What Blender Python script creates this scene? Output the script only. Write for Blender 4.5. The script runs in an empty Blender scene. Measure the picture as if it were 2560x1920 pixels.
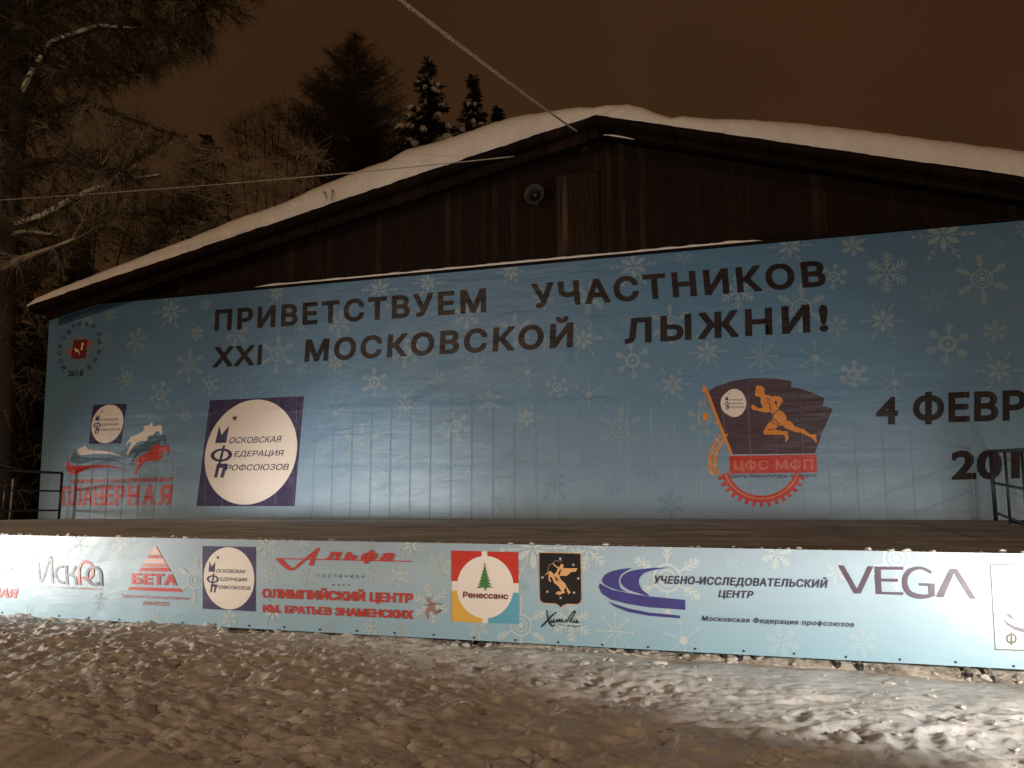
import bpy, bmesh, math, random
import numpy as np
from mathutils import Vector, Matrix
from mathutils.geometry import delaunay_2d_cdt
R = math.radians
random.seed(7); rng = np.random.default_rng(7)
scene = bpy.context.scene
COL = scene.collection

# ------------------------------------------------------------------ camera
F_PX = 2070.0; CX, CY = 1280.0, 960.0
HORIZON = 1240.0
PITCH = math.atan((HORIZON-CY)/F_PX); YAW = R(17.0)
EYE = Vector((0, 0, 1.5))
cd = bpy.data.cameras.new('camera'); cam = bpy.data.objects.new('camera', cd); COL.objects.link(cam)
cam.location = EYE; cam.rotation_euler = (R(90)+PITCH, 0, YAW)
cd.sensor_width = 36; cd.lens = 36*F_PX/2560; cd.clip_end = 2000; cd.clip_start = 0.05
scene.camera = cam
CM = cam.rotation_euler.to_matrix()

# ------------------------------------------------------------------ sky, exposure
w = bpy.data.worlds.new('World'); scene.world = w; w.use_nodes = True
nt = w.node_tree; bg = nt.nodes['Background']
tc = nt.nodes.new('ShaderNodeTexCoord'); sx = nt.nodes.new('ShaderNodeSeparateXYZ')
rp = nt.nodes.new('ShaderNodeValToRGB'); mr = nt.nodes.new('ShaderNodeMapRange')
nt.links.new(tc.outputs['Generated'], sx.inputs[0])
mr.inputs[1].default_value = -0.8; mr.inputs[2].default_value = 0.3
nt.links.new(sx.outputs['X'], mr.inputs[0]); nt.links.new(mr.outputs[0], rp.inputs[0])
rp.color_ramp.elements[0].color = (0.0345, 0.0165, 0.0065, 1)   # town glow on low night cloud
rp.color_ramp.elements[1].color = (0.044, 0.0188, 0.0080, 1)
cn = nt.nodes.new('ShaderNodeTexNoise'); cn.inputs['Scale'].default_value = 3.0; cn.inputs['Detail'].default_value = 4
nt.links.new(tc.outputs['Generated'], cn.inputs['Vector'])
cm = nt.nodes.new('ShaderNodeMapRange'); cm.inputs[1].default_value = .3; cm.inputs[2].default_value = .7; cm.inputs[3].default_value = .86; cm.inputs[4].default_value = 1.14
nt.links.new(cn.outputs[0], cm.inputs[0]); nt.links.new(cm.outputs[0], bg.inputs[1])
nt.links.new(rp.outputs[0], bg.inputs[0])
vs = scene.view_settings; vs.view_transform = 'Standard'; vs.look = 'None'; vs.exposure = 0; vs.gamma = 1
scene.cycles.use_denoising = True
scene.cycles.max_bounces = 5; scene.cycles.diffuse_bounces = 3

def spot(name, loc, target, power, col, size, blend, rad):
    l = bpy.data.lights.new(name, 'SPOT'); o = bpy.data.objects.new(name, l); COL.objects.link(o)
    o.location = loc; d = Vector(target)-Vector(loc); o.rotation_euler = d.to_track_quat('-Z', 'Y').to_euler()
    l.energy = power; l.color = col; l.spot_size = R(size); l.spot_blend = blend; l.shadow_soft_size = rad
    return o
SODIUM = (1.0, 0.68, 0.41); FLOODC = (1.0, 0.97, 0.90)
# street lamp on a tall mast behind the photographer, then an added fill lamp
spot('street_and_fill_light', (-17, -14, 10), (-8, 16, 4), 5600, SODIUM, 100, 0.6, 0.5)
spot('street_and_fill_light', (27, -12, 12), (-3, 16, 4), 6500, SODIUM, 80, 0.6, 0.5)  # added fill: splits the shadows and evens the backdrop
# floodlights on short stands just outside the frame (their housings are built further down)
FLOODS = [((3.0, 4.5, 0.95), (0.85, 8, 0.60), 1400, 84, .15, 14, 3), ((-12.4, 4.7, 0.95), (-9.2, 8, 0.60), 2100, 104, .13, 17, 6)]
for loc, tgt, pw, sz, rad, lo, hi in FLOODS: spot('flood_light', loc, tgt, pw, FLOODC, sz, 0.6, rad)
spot('flood_light', (-11.6, 4.2, 0.97), (-9.0, 16.4, 0.50), 2800, FLOODC, 36, 1.0, 0.10)
spot('flood_light', (-19.5, 12.4, 1.3), (-12.0, 16.4, 1.4), 380, FLOODC, 75, 1.0, 0.20)
spot('flood_light', (8.5, 12.2, 1.05), (0.5, 16.4, 1.2), 130, FLOODC, 90, 1.0, 0.25)

# ------------------------------------------------------------------ projection helpers
YB, YF = 16.5, 8.0            # backdrop plane and stage-front plane
def ray(px, py):
    return CM @ Vector(((px-CX)/F_PX, (CY-py)/F_PX, -1))
def at(px, py, Y):
    d = ray(px, py); return EYE + d*(Y/d.y)
def atz(px, py, z):
    d = ray(px, py); return EYE + d*((z-EYE.z)/d.z)

# ------------------------------------------------------------------ object helpers
def link(name, me, mats=(), parent=None):
    o = bpy.data.objects.new(name, me); COL.objects.link(o)
    for m in mats: me.materials.append(m)
    if parent: o.parent = parent
    return o
def pyd(name, V, Fc, mats=(), parent=None, smooth=False, midx=None):
    me = bpy.data.meshes.new(name)
    me.from_pydata([tuple(v) for v in V], [], [tuple(f) for f in Fc])
    if midx is not None: me.polygons.foreach_set('material_index', midx)
    if smooth: me.polygons.foreach_set('use_smooth', [True]*len(me.polygons))
    me.update()
    return link(name, me, mats, parent)
def tag(o, label=None, cat=None, group=None, kind=None):
    if label: o['label'] = label
    if cat: o['category'] = cat
    if group: o['group'] = group
    if kind: o['kind'] = kind
    return o
def empty(name, loc, label, cat, group=None):
    o = bpy.data.objects.new(name, None); COL.objects.link(o); o.location = loc
    return tag(o, label, cat, group)
def rel(o):                                   # keep world coordinates under a moved Empty
    if o.parent: o.matrix_parent_inverse = Matrix.Translation(-o.parent.location)
    return o
class MB:
    def __init__(s): s.V = []; s.F = []
    def box(s, a, b):
        n = len(s.V); (x0, y0, z0), (x1, y1, z1) = a, b
        s.V += [(x0,y0,z0),(x1,y0,z0),(x1,y1,z0),(x0,y1,z0),(x0,y0,z1),(x1,y0,z1),(x1,y1,z1),(x0,y1,z1)]
        s.F += [tuple(n+i for i in f) for f in ((0,3,2,1),(4,5,6,7),(0,1,5,4),(1,2,6,5),(2,3,7,6),(3,0,4,7))]
    def hexa(s, pts):
        n = len(s.V); s.V += [tuple(p) for p in pts]
        s.F += [tuple(n+i for i in f) for f in ((0,3,2,1),(4,5,6,7),(0,1,5,4),(1,2,6,5),(2,3,7,6),(3,0,4,7))]
    def tube(s, pts, rad, n=6, cap=True):
        pts = [Vector(p) for p in pts]; k = len(pts); base = len(s.V)
        if not hasattr(rad, '__len__'): rad = [rad]*k
        up = Vector((0.13, 0.31, 0.94))
        for i, p in enumerate(pts):
            t = (pts[min(i+1, k-1)]-pts[max(i-1, 0)])
            t = t.normalized() if t.length > 1e-9 else Vector((0,0,1))
            a = t.cross(up)
            if a.length < 1e-3: a = t.cross(Vector((1,0,0)))
            a.normalize(); b = t.cross(a)
            for j in range(n):
                c = math.cos(2*math.pi*j/n); d = math.sin(2*math.pi*j/n)
                s.V.append(tuple(p + a*(rad[i]*c) + b*(rad[i]*d)))
        for i in range(k-1):
            for j in range(n):
                j2 = (j+1) % n
                s.F.append((base+i*n+j, base+i*n+j2, base+(i+1)*n+j2, base+(i+1)*n+j))
        if cap:
            s.F.append(tuple(base+j for j in range(n))[::-1]); s.F.append(tuple(base+(k-1)*n+j for j in range(n)))
    def quad(s, a, b, c, d):
        n = len(s.V); s.V += [tuple(a), tuple(b), tuple(c), tuple(d)]; s.F.append((n, n+1, n+2, n+3))
    def tri(s, a, b, c):
        n = len(s.V); s.V += [tuple(a), tuple(b), tuple(c)]; s.F.append((n, n+1, n+2))
    def build(s, name, mat, parent=None, smooth=False):
        return rel(pyd(name, s.V, s.F, [mat], parent, smooth))

# ------------------------------------------------------------------ numpy noise
def _h(ix, iy, seed):
    n = (ix.astype(np.int64)*374761393 + iy.astype(np.int64)*668265263 + seed*982451653) & 0xffffffff
    n = ((n ^ (n >> 13))*1274126177) & 0xffffffff
    return ((n ^ (n >> 16)) & 0xffff)/65535.0
def vnoise(x, y, seed=0):
    ix = np.floor(x); iy = np.floor(y); fx = x-ix; fy = y-iy
    fx = fx*fx*fx*(fx*(fx*6-15)+10); fy = fy*fy*fy*(fy*(fy*6-15)+10)
    a = _h(ix, iy, seed); b = _h(ix+1, iy, seed); c = _h(ix, iy+1, seed); d = _h(ix+1, iy+1, seed)
    return (a*(1-fx)+b*fx)*(1-fy) + (c*(1-fx)+d*fx)*fy - 0.5
def fbm(x, y, seed=0, o=4):
    r = 0; a = 1
    for i in range(o): r = r + a*vnoise(x*2**i, y*2**i, seed+i*17); a *= 0.5
    return r

# ------------------------------------------------------------------ materials
class NT:
    def __init__(s, name):
        s.m = bpy.data.materials.new(name); s.m.use_nodes = True; s.t = s.m.node_tree
        s.b = s.t.nodes['Principled BSDF']
    def n(s, typ, **kw):
        x = s.t.nodes.new(typ)
        for k, v in kw.items(): setattr(x, k, v)
        return x
    def l(s, a, b): s.t.links.new(a, b)
    def math(s, op, a, b=None, clamp=False):
        x = s.n('ShaderNodeMath', operation=op); x.use_clamp = clamp
        for i, v in enumerate((a, b)):
            if v is None: continue
            if hasattr(v, 'is_linked'): s.l(v, x.inputs[i])
            else: x.inputs[i].default_value = v
        return x.outputs[0]
    def pos(s): return s.n('ShaderNodeNewGeometry').outputs['Position']
    def mapped(s, scale, loc=(0,0,0), rot=(0,0,0)):
        x = s.n('ShaderNodeMapping'); x.inputs['Scale'].default_value = scale; x.inputs['Location'].default_value = loc
        x.inputs['Rotation'].default_value = rot
        s.l(s.pos(), x.inputs[0]); return x.outputs[0]
    def noise(s, vec, scale, detail=4, rough=0.55, dist=0.0, out=0):
        x = s.n('ShaderNodeTexNoise'); x.inputs['Scale'].default_value = scale; x.inputs['Detail'].default_value = detail
        x.inputs['Roughness'].default_value = rough; x.inputs['Distortion'].default_value = dist
        s.l(vec, x.inputs['Vector']); return x.outputs[out]
    def ramp(s, fac, stops):
        x = s.n('ShaderNodeValToRGB'); cr = x.color_ramp
        while len(cr.elements) < len(stops): cr.elements.new(0.5)
        for e, (p, c) in zip(cr.elements, stops):
            e.position = p; e.color = (*c, 1) if len(c) == 3 else c
        s.l(fac, x.inputs[0]); return x.outputs[0]
    def mix(s, fac, a, b):
        x = s.n('ShaderNodeMix', data_type='RGBA')
        for sock, v in ((x.inputs[0], fac), (x.inputs[6], a), (x.inputs[7], b)):
            if hasattr(v, 'is_linked'): s.l(v, sock)
            else: sock.default_value = v if not hasattr(v, '__len__') else (*v, 1)
        return x.outputs[2]
    def bump(s, h, strength, dist):
        x = s.n('ShaderNodeBump'); x.inputs['Strength'].default_value = strength; x.inputs['Distance'].default_value = dist
        s.l(h, x.inputs['Height']); s.l(x.outputs[0], s.b.inputs['Normal']); return x
    def col(s, v):
        if hasattr(v, 'is_linked'): s.l(v, s.b.inputs['Base Color'])
        else: s.b.inputs['Base Color'].default_value = (*v, 1)
    def rough(s, v): s.b.inputs['Roughness'].default_value = v

def wrinkles(t):
    """creases of the vinyl, the same for every print on it"""
    P = t.n('ShaderNodeSeparateXYZ'); t.l(t.pos(), P.inputs[0]); X, Y, Z = P.outputs
    soft = t.noise(t.mapped((0.55, 0.0, 0.9)), 1.0, 3, 0.5, 0.6)
    fine = t.noise(t.mapped((1.1, 0.0, 3.2)), 1.6, 5, 0.6, 0.8)
    ridg = t.math('ABSOLUTE', t.math('SUBTRACT', fine, 0.5))
    ridg = t.math('POWER', t.math('SUBTRACT', 1.0, t.math('MULTIPLY', ridg, 5.0, True)), 3.0)
    # sheathing boards telegraphing through the lower backdrop
    sm = t.math('FRACT', t.math('DIVIDE', t.math('ADD', X, 40.0), 0.47))
    sm = t.math('ABSOLUTE', t.math('SUBTRACT', sm, 0.5))
    sm = t.math('MULTIPLY', t.math('SUBTRACT', 0.045, sm), 22.0, True)
    msk = t.n('ShaderNodeMapRange'); msk.interpolation_type = 'SMOOTHSTEP'
    t.l(Z, msk.inputs[0]); msk.inputs[1].default_value = 4.4; msk.inputs[2].default_value = 2.2
    back = t.math('GREATER_THAN', Y, 12.0)
    sm = t.math('MULTIPLY', t.math('MULTIPLY', sm, msk.outputs[0]), back)
    # two long horizontal fold lines
    hz = t.noise(t.mapped((2.2, 0.0, 0.0)), 1.0, 4, 0.7)
    fold = None
    for z0, wd in ((2.12, 0.10), (3.45, 0.09)):
        dz = t.math('SUBTRACT', t.math('ADD', Z, t.math('MULTIPLY', hz, 0.30)), z0+0.15)
        g = t.math('SUBTRACT', 1.0, t.math('DIVIDE', t.math('ABSOLUTE', dz), wd), True)
        fold = g if fold is None else t.math('ADD', fold, g)
    crk = t.noise(t.mapped((3.0, 0.0, 12.0)), 1.2, 4, 0.6, 1.5)
    fold = t.math('MULTIPLY', t.math('MULTIPLY', fold, crk), back)
    rs = t.math('ADD', t.math('MULTIPLY', back, 0.025), 0.010)
    dg = t.noise(t.mapped((0.30, 0.0, 1.7), rot=(0, R(38), 0)), 1.0, 4, 0.5, 0.5); dg2 = t.noise(t.mapped((0.28, 0.0, 1.5), (3, 0, 7), (0, R(-35), 0)), 1.0, 4, 0.5, 0.5)
    fld = t.math('ADD', t.math('ABSOLUTE', t.math('SUBTRACT', dg, 0.5)), t.math('ABSOLUTE', t.math('SUBTRACT', dg2, 0.5)))
    h = t.math('MULTIPLY', soft, t.math('ADD', t.math('MULTIPLY', back, 0.9), 0.45))
    h = t.math('ADD', h, t.math('MULTIPLY', fld, t.math('ADD', t.math('MULTIPLY', back, 0.75), 0.12)))
    h = t.math('ADD', h, t.math('MULTIPLY', ridg, rs))
    h = t.math('SUBTRACT', h, t.math('MULTIPLY', sm, 0.16))
    h = t.math('ADD', h, t.math('MULTIPLY', fold, 0.30))
    # the low front banner hangs with its lower part pushed outwards
    wv = t.noise(t.mapped((0.7, 0.0, 0.0)), 1.0, 2)
    edge = t.math('SUBTRACT', t.math('ADD', t.math('MULTIPLY', wv, 0.30), 0.62), Z)
    h = t.math('ADD', h, t.math('MULTIPLY', t.math('MULTIPLY', t.math('MAXIMUM', edge, 0.0), t.math('ADD', t.math('MULTIPLY', t.math('DIVIDE', t.math('ADD', X, 7.0), 5.0, True), 0.7), 0.7)), t.math('SUBTRACT', 1.0, back)))
    t.bump(h, 0.9, 0.06)
PR = {}
def printmat(key, col, rough=0.40):
    t = NT('print_'+key); t.col(col); t.rough(rough); wrinkles(t)
    t.b.inputs['Specular IOR Level'].default_value = 0.5
    PR[key] = t.m; return t
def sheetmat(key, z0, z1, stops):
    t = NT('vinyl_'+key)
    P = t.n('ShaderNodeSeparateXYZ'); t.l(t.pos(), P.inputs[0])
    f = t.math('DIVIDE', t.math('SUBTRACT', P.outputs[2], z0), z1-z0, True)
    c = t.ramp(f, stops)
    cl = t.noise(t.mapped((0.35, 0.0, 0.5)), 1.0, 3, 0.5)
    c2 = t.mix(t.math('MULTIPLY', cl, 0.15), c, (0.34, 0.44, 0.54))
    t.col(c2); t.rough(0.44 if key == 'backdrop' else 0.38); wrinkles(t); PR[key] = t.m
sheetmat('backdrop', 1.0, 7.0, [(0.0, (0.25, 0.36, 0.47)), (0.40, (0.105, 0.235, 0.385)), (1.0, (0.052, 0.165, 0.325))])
sheetmat('front', 0.0, 1.1, [(0.0, (0.26, 0.44, 0.54)), (0.6, (0.35, 0.465, 0.54)), (1.0, (0.32, 0.395, 0.46))])
printmat('flake', (0.235, 0.33, 0.41)); printmat('flake_faint', (0.17, 0.285, 0.40)); printmat('flake_front', (0.50, 0.56, 0.56)); printmat('flake_front_faint', (0.38, 0.50, 0.56))
printmat('halo', (0.13, 0.20, 0.28)); printmat('ink', (0.010, 0.0055, 0.008), 0.46).b.inputs['Specular IOR Level'].default_value = 0.4; printmat('navy', (0.030, 0.020, 0.085)); printmat('cream', (0.80, 0.72, 0.65))
printmat('red', (0.52, 0.035, 0.025)); printmat('salmon', (0.62, 0.16, 0.10)); printmat('orange', (0.72, 0.25, 0.035))
printmat('plum', (0.060, 0.030, 0.048)); printmat('steel', (0.06, 0.13, 0.20)); printmat('indigo', (0.055, 0.050, 0.20))
printmat('yellow', (0.70, 0.40, 0.07)); printmat('cyan', (0.11, 0.36, 0.48)); printmat('green', (0.05, 0.20, 0.05))
printmat('gold', (0.66, 0.36, 0.16)); printmat('tan', (0.33, 0.19, 0.15)); printmat('maroon', (0.16, 0.020, 0.020))
printmat('slate', (0.05, 0.045, 0.08)); printmat('grey', (0.42, 0.40, 0.42)); printmat('black', (0.012, 0.012, 0.014))
printmat('pale', (0.72, 0.45, 0.38)); printmat('mauve', (0.075, 0.045, 0.075)); printmat('rust', (0.33, 0.14, 0.08))

def woodmat(name, dark, light, plank=0.14, axis=0):
    t = NT(name)
    P = t.n('ShaderNodeSeparateXYZ'); t.l(t.pos(), P.inputs[0])
    a = t.math('DIVIDE', t.math('ADD', P.outputs[axis], 60.0), plank)
    idx = t.math('FLOOR', a); fr = t.math('FRACT', a)
    wn = t.n('ShaderNodeTexWhiteNoise', noise_dimensions='1D'); t.l(idx, wn.inputs['W'])
    sc = (11.0, 11.0, 0.55) if axis == 0 else (0.6, 9.0, 9.0)
    mp = t.n('ShaderNodeMapping'); mp.inputs['Scale'].default_value = sc; t.l(t.pos(), mp.inputs[0])
    ad = t.n('ShaderNodeVectorMath', operation='ADD'); t.l(mp.outputs[0], ad.inputs[0]); t.l(wn.outputs['Color'], ad.inputs[1])
    g = t.noise(ad.outputs[0], 2.0, 6, 0.65, 0.4)
    big = t.noise(t.mapped((0.22, 0.22, 0.3)), 1.0, 2)
    wear = t.math('MULTIPLY', t.math('POWER', wn.outputs['Value'], 7.0), t.math('MULTIPLY', t.math('POWER', t.noise(t.mapped((9, 9, 1.1)), 1.0, 4, .6), 2.0), 3.5), True)
    f = t.math('ADD', t.math('MULTIPLY', g, 0.55), t.math('MULTIPLY', wear, 0.5))
    c = t.ramp(f, [(0.22, dark), (0.5, tuple(0.6*d+0.4*l for d, l in zip(dark, light))), (0.85, light)])
    gap = t.math('LESS_THAN', fr, 0.06)
    t.col(t.mix(gap, c, tuple(d*0.25 for d in dark))); t.rough(0.8); t.b.inputs['Specular IOR Level'].default_value = 0.15
    t.bump(t.math('SUBTRACT', t.math('MULTIPLY', g, 0.4), gap), 0.5, 0.012)
    return t.m
WOOD = woodmat('dark_boards', (0.010, 0.0048, 0.0026), (0.036, 0.021, 0.012))
TRIM = woodmat('trim_board', (0.008, 0.0036, 0.0018), (0.028, 0.014, 0.008), 0.9)
def snowmat(name, c0, c1, s1=1.4, s2=26, bs=0.5, bd=0.02, rough=0.6):
    t = NT(name)
    a = t.noise(t.mapped((1, 1, 1)), s1, 6, 0.65, 0.3); b = t.noise(t.mapped((1, 1, 1)), s2, 4, 0.6)
    f = t.math('ADD', t.math('MULTIPLY', a, 0.75), t.math('MULTIPLY', b, 0.35))
    t.col(t.ramp(f, [(0.38, c0), (0.66, c1)])); t.rough(rough)
    t.bump(t.math('ADD', b, t.math('MULTIPLY', t.noise(t.mapped((1,1,1)), 75, 3), 0.5)), bs, bd)
    t.b.inputs['Specular IOR Level'].default_value = 0.35
    return t.m
SNOW = snowmat('clean_snow', (0.74, 0.72, 0.70), (0.84, 0.82, 0.80), 1.0, 9, 0.5, 0.03)
DIMSNOW = snowmat('dim_frost_crust', (0.30, 0.26, 0.22), (0.55, 0.50, 0.44), 3, 20, 0.5, 0.02)
TRODDEN = snowmat('trodden_snow', (0.44, 0.415, 0.385), (0.70, 0.675, 0.645), 1.8, 18, 0.6, 0.015, 0.5)
CLOD = snowmat('snow_clod', (0.40, 0.365, 0.32), (0.68, 0.64, 0.59), 3, 40, 0.8, 0.012)
RUBBLE = snowmat('icy_rubble', (0.16, 0.12, 0.09), (0.70, 0.62, 0.53), 5, 24, 0.8, 0.03)
def plain(name, col, rough=0.5, metal=0.0, ns=20, var=0.35):
    t = NT(name); g = t.noise(t.mapped((1,1,1)), ns, 4)
    t.col(t.mix(g, tuple(c*(1-var) for c in col), tuple(min(1, c*(1+var)) for c in col)))
    t.rough(rough); t.b.inputs['Metallic'].default_value = metal
    return t.m
STEEL = plain('painted_steel', (0.022, 0.024, 0.03), 0.45)
ZINC = plain('zinc_pipe', (0.40, 0.37, 0.33), 0.45, 0.6)
RUBBERM = plain('black_plastic', (0.015, 0.014, 0.013), 0.6)
ROPE = plain('frosted_cable', (0.62, 0.58, 0.54), 0.8, 0, 40, 0.2)
HORN = plain('grey_horn', (0.030, 0.032, 0.026), 0.5)
BARK = plain('bark', (0.045, 0.034, 0.026), 0.9, 0, 12, 0.5)
FROST2 = plain('hoar_frost', (0.46, 0.41, 0.33), 0.9, 0, 6, 0.4)
FROST = plain('frosted_twig', (0.27, 0.24, 0.19), 0.9, 0, 6, 0.45)
TWIG = plain('bare_twig', (0.075, 0.058, 0.042), 0.9, 0, 5, 0.45)
NEEDLE = plain('spruce_needles', (0.030, 0.036, 0.026), 0.8, 0, 4, 0.5)
PINE = plain('larch_spray', (0.050, 0.042, 0.029), 0.9, 0, 3, 0.6)

# ------------------------------------------------------------------ printing on a banner plane
def zm(x0, y0, s): return lambda p: (x0+p[0]*s, y0+p[1]*s)
SRC = lambda p: p
zA = zm(0, 720, .40687); zB = zm(480, 600, .37071); zC = zm(1280, 600, .38879); zD = zm(1700, 880, .27732)
zE = zm(2100, 550, .47619); zF = zm(780, 900, .42495)
z1 = zm(0, 1300, .28933); z2 = zm(480, 1320, .28933); z3 = zm(1040, 1340, .22604); z4 = zm(1440, 1370, .3255); z5 = zm(2040, 1370, .23508)
zK = zm(1330, 1370, .12658); zM = zm(130, 790, .09646); zL = zm(140, 1020, .15672); zI = zm(80, 1370, .09042); zR = zm(1860, 960, .10848)
def catmull(pts, k=5):
    P = [Vector((*p, 0)) for p in pts]; out = []
    for i in range(len(P)-1):
        a, b, c, d = P[max(i-1, 0)], P[i], P[i+1], P[min(i+2, len(P)-1)]
        for j in range(k):
            t = j/k
            q = 0.5*((2*b)+(c-a)*t+(2*a-5*b+4*c-d)*t*t+(3*b-a-3*c+d)*t**3)
            out.append((q.x, q.y))
    out.append(tuple(pts[-1])); return out
def pin(x, y, pg):
    c = False
    for i in range(len(pg)):
        (x1, y1), (x2, y2) = pg[i], pg[i-1]
        if (y1 > y) != (y2 > y) and x < (x2-x1)*(y-y1)/(y2-y1)+x1: c = not c
    return c
def fill(loops):
    """triangles inside closed outlines (even-odd), robust for any outline"""
    vs, es = [], []
    for lp in loops:
        n = len(vs); vs += [Vector(p) for p in lp]; es += [(n+i, n+(i+1) % len(lp)) for i in range(len(lp))]
    V, _, Fc, *_r = delaunay_2d_cdt(vs, es, [], 0, 1e-7)
    out = []
    for f in Fc:
        cx = sum(V[i].x for i in f)/len(f); cy = sum(V[i].y for i in f)/len(f)
        if sum(pin(cx, cy, lp) for lp in loops) % 2: out.append([(V[i].x, V[i].y) for i in f])
    return out
class Print:
    def __init__(s, Y, clip=None):
        s.Y = Y; s.V = []; s.F = []; s.MI = []; s.mats = []; s.clip = clip; s.k = 0
    def mi(s, m):
        if m not in s.mats: s.mats.append(m)
        return s.mats.index(m)
    def w(s, p): q = at(p[0], p[1], s.Y); return (q.x, q.z)
    def face(s, pts, m, L):                              # pts in plane coords (X, Z)
        if s.clip:
            c = s.clip
            for i in range(len(c)):
                a, b = c[i], c[(i+1) % len(c)]
                sd = lambda p: (b[0]-a[0])*(p[1]-a[1])-(b[1]-a[1])*(p[0]-a[0])
                o = []
                for j in range(len(pts)):
                    p, q = pts[j], pts[(j+1) % len(pts)]; dp, dq = sd(p), sd(q)
                    if dp >= 0: o.append(p)
                    if (dp >= 0) != (dq >= 0):
                        t = dp/(dp-dq); o.append((p[0]+(q[0]-p[0])*t, p[1]+(q[1]-p[1])*t))
                pts = o
                if len(pts) < 3: return
        n = len(s.V)
        ar = sum(pts[i][0]*pts[(i+1) % len(pts)][1]-pts[(i+1) % len(pts)][0]*pts[i][1] for i in range(len(pts)))
        if ar < 0: pts = pts[::-1]
        s.k = (s.k+1) % 120; s.V += [(p[0], s.Y-0.0016*L-s.k*1e-5, p[1]) for p in pts]; s.F.append(tuple(range(n, n+len(pts)))); s.MI.append(s.mi(m))
    def wpoly(s, pts, m, L=1):
        for t in ([pts] if len(pts) < 4 else fill([pts])): s.face(t, m, L)
    def poly(s, pts, m, L=1, z=SRC, smooth=0):
        if smooth: pts = catmull(list(pts)+[pts[0]], smooth)[:-1]
        s.wpoly([s.w(z(p)) for p in pts], m, L)
    def ell(s, c, rx, ry, m, L=1, z=SRC, n=40):
        s.poly([(c[0]+rx*math.cos(2*math.pi*i/n), c[1]+ry*math.sin(2*math.pi*i/n)) for i in range(n)], m, L, z)
    def stroke(s, pts, wd, m, L=1, z=SRC, k=6):
        q = catmull(pts, k) if k else list(pts); N = len(q)
        ws = wd if hasattr(wd, '__len__') else (wd, wd)
        lr = []
        for i, p in enumerate(q):
            a, b = q[max(i-1, 0)], q[min(i+1, N-1)]; dx, dy = b[0]-a[0], b[1]-a[1]; l = math.hypot(dx, dy) or 1
            f = i/(N-1)*(len(ws)-1); j = min(int(f), len(ws)-2); h = (ws[j]+(ws[j+1]-ws[j])*(f-j))/2
            lr.append(((p[0]-dy/l*h, p[1]+dx/l*h), (p[0]+dy/l*h, p[1]-dx/l*h)))
        lr = [(s.w(z(a)), s.w(z(b))) for a, b in lr]
        for i in range(N-1): s.face([lr[i][0], lr[i+1][0], lr[i+1][1], lr[i][1]], m, L)
    def quadmap(s, quad, z=SRC):
        tl, bl, tr, br = [s.w(z(p)) for p in quad]
        return lambda u, v: tuple((tl[i]*(1-v)+bl[i]*v)*(1-u)+(tr[i]*(1-v)+br[i]*v)*u for i in (0, 1))
    def text(s, body, quad, m, L=2, z=SRC, bold=0.03, track=1.0, ref='Н', qm=None):
        q = qm or s.quadmap(quad, z)
        polys, x0, x1, cap, bd = textmesh(body, bold, track, ref)
        for f in polys: s.face([q((x-x0)/(x1-x0), 1-(y+bd)/cap) for x, y in f], m, L)
    def build(s, name, parent, label=None):
        o = pyd(name, s.V, s.F, [PR[m] for m in s.mats], parent, midx=s.MI)
        if label: o['label'] = label
        return rel(o)
_TC = bpy.data.curves.new('lettering', 'FONT'); _TO = bpy.data.objects.new('lettering', _TC); COL.objects.link(_TO)
_TC.resolution_u = 4
_TC.fill_mode = 'NONE'
_GL = {}
def outlines(body, track):
    if (body, track) in _GL: return _GL[(body, track)]
    _TC.body = body; _TC.space_character = track
    me = bpy.data.meshes.new_from_object(_TO.evaluated_get(bpy.context.evaluated_depsgraph_get()))
    nb = {}
    for e in me.edges:
        a, b = e.vertices; nb.setdefault(a, []).append(b); nb.setdefault(b, []).append(a)
    V = [(v.co.x, v.co.y) for v in me.vertices]; seen = set(); loops = []
    for v0 in nb:
        if v0 in seen: continue
        lp = [v0]; seen.add(v0); c = v0
        while True:
            nx_ = [q for q in nb[c] if q not in seen]
            if not nx_: break
            c = nx_[0]; seen.add(c); lp.append(c)
        if len(lp) > 2: loops.append([V[i] for i in lp])
    bpy.data.meshes.remove(me); _GL[(body, track)] = loops; return loops
def textmesh(body, bold, track, ref):
    """filled letters thickened by bold; returns polygons, x range, cap height"""
    loops = outlines(body, track); polys = fill(loops)
    if bold > .002:
        for lp in loops:
            for i in range(len(lp)):
                a, b = lp[i-1], lp[i]; l = math.dist(a, b)
                if l < 1e-5: continue
                ux, uy = (b[0]-a[0])/l*bold, (b[1]-a[1])/l*bold
                e = .9 if l > .05 else .35
                a = (a[0]-ux*e, a[1]-uy*e); b = (b[0]+ux*e, b[1]+uy*e)
                polys.append([(a[0]-uy, a[1]+ux), (b[0]-uy, b[1]+ux), (b[0]+uy, b[1]-ux), (a[0]+uy, a[1]-ux)])
    xs = [p[0] for q in polys for p in q]
    cap = max(p[1] for lp in outlines(ref, 1.0) for p in lp)
    return polys, min(xs), max(xs), cap+2*bold, bold
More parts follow.
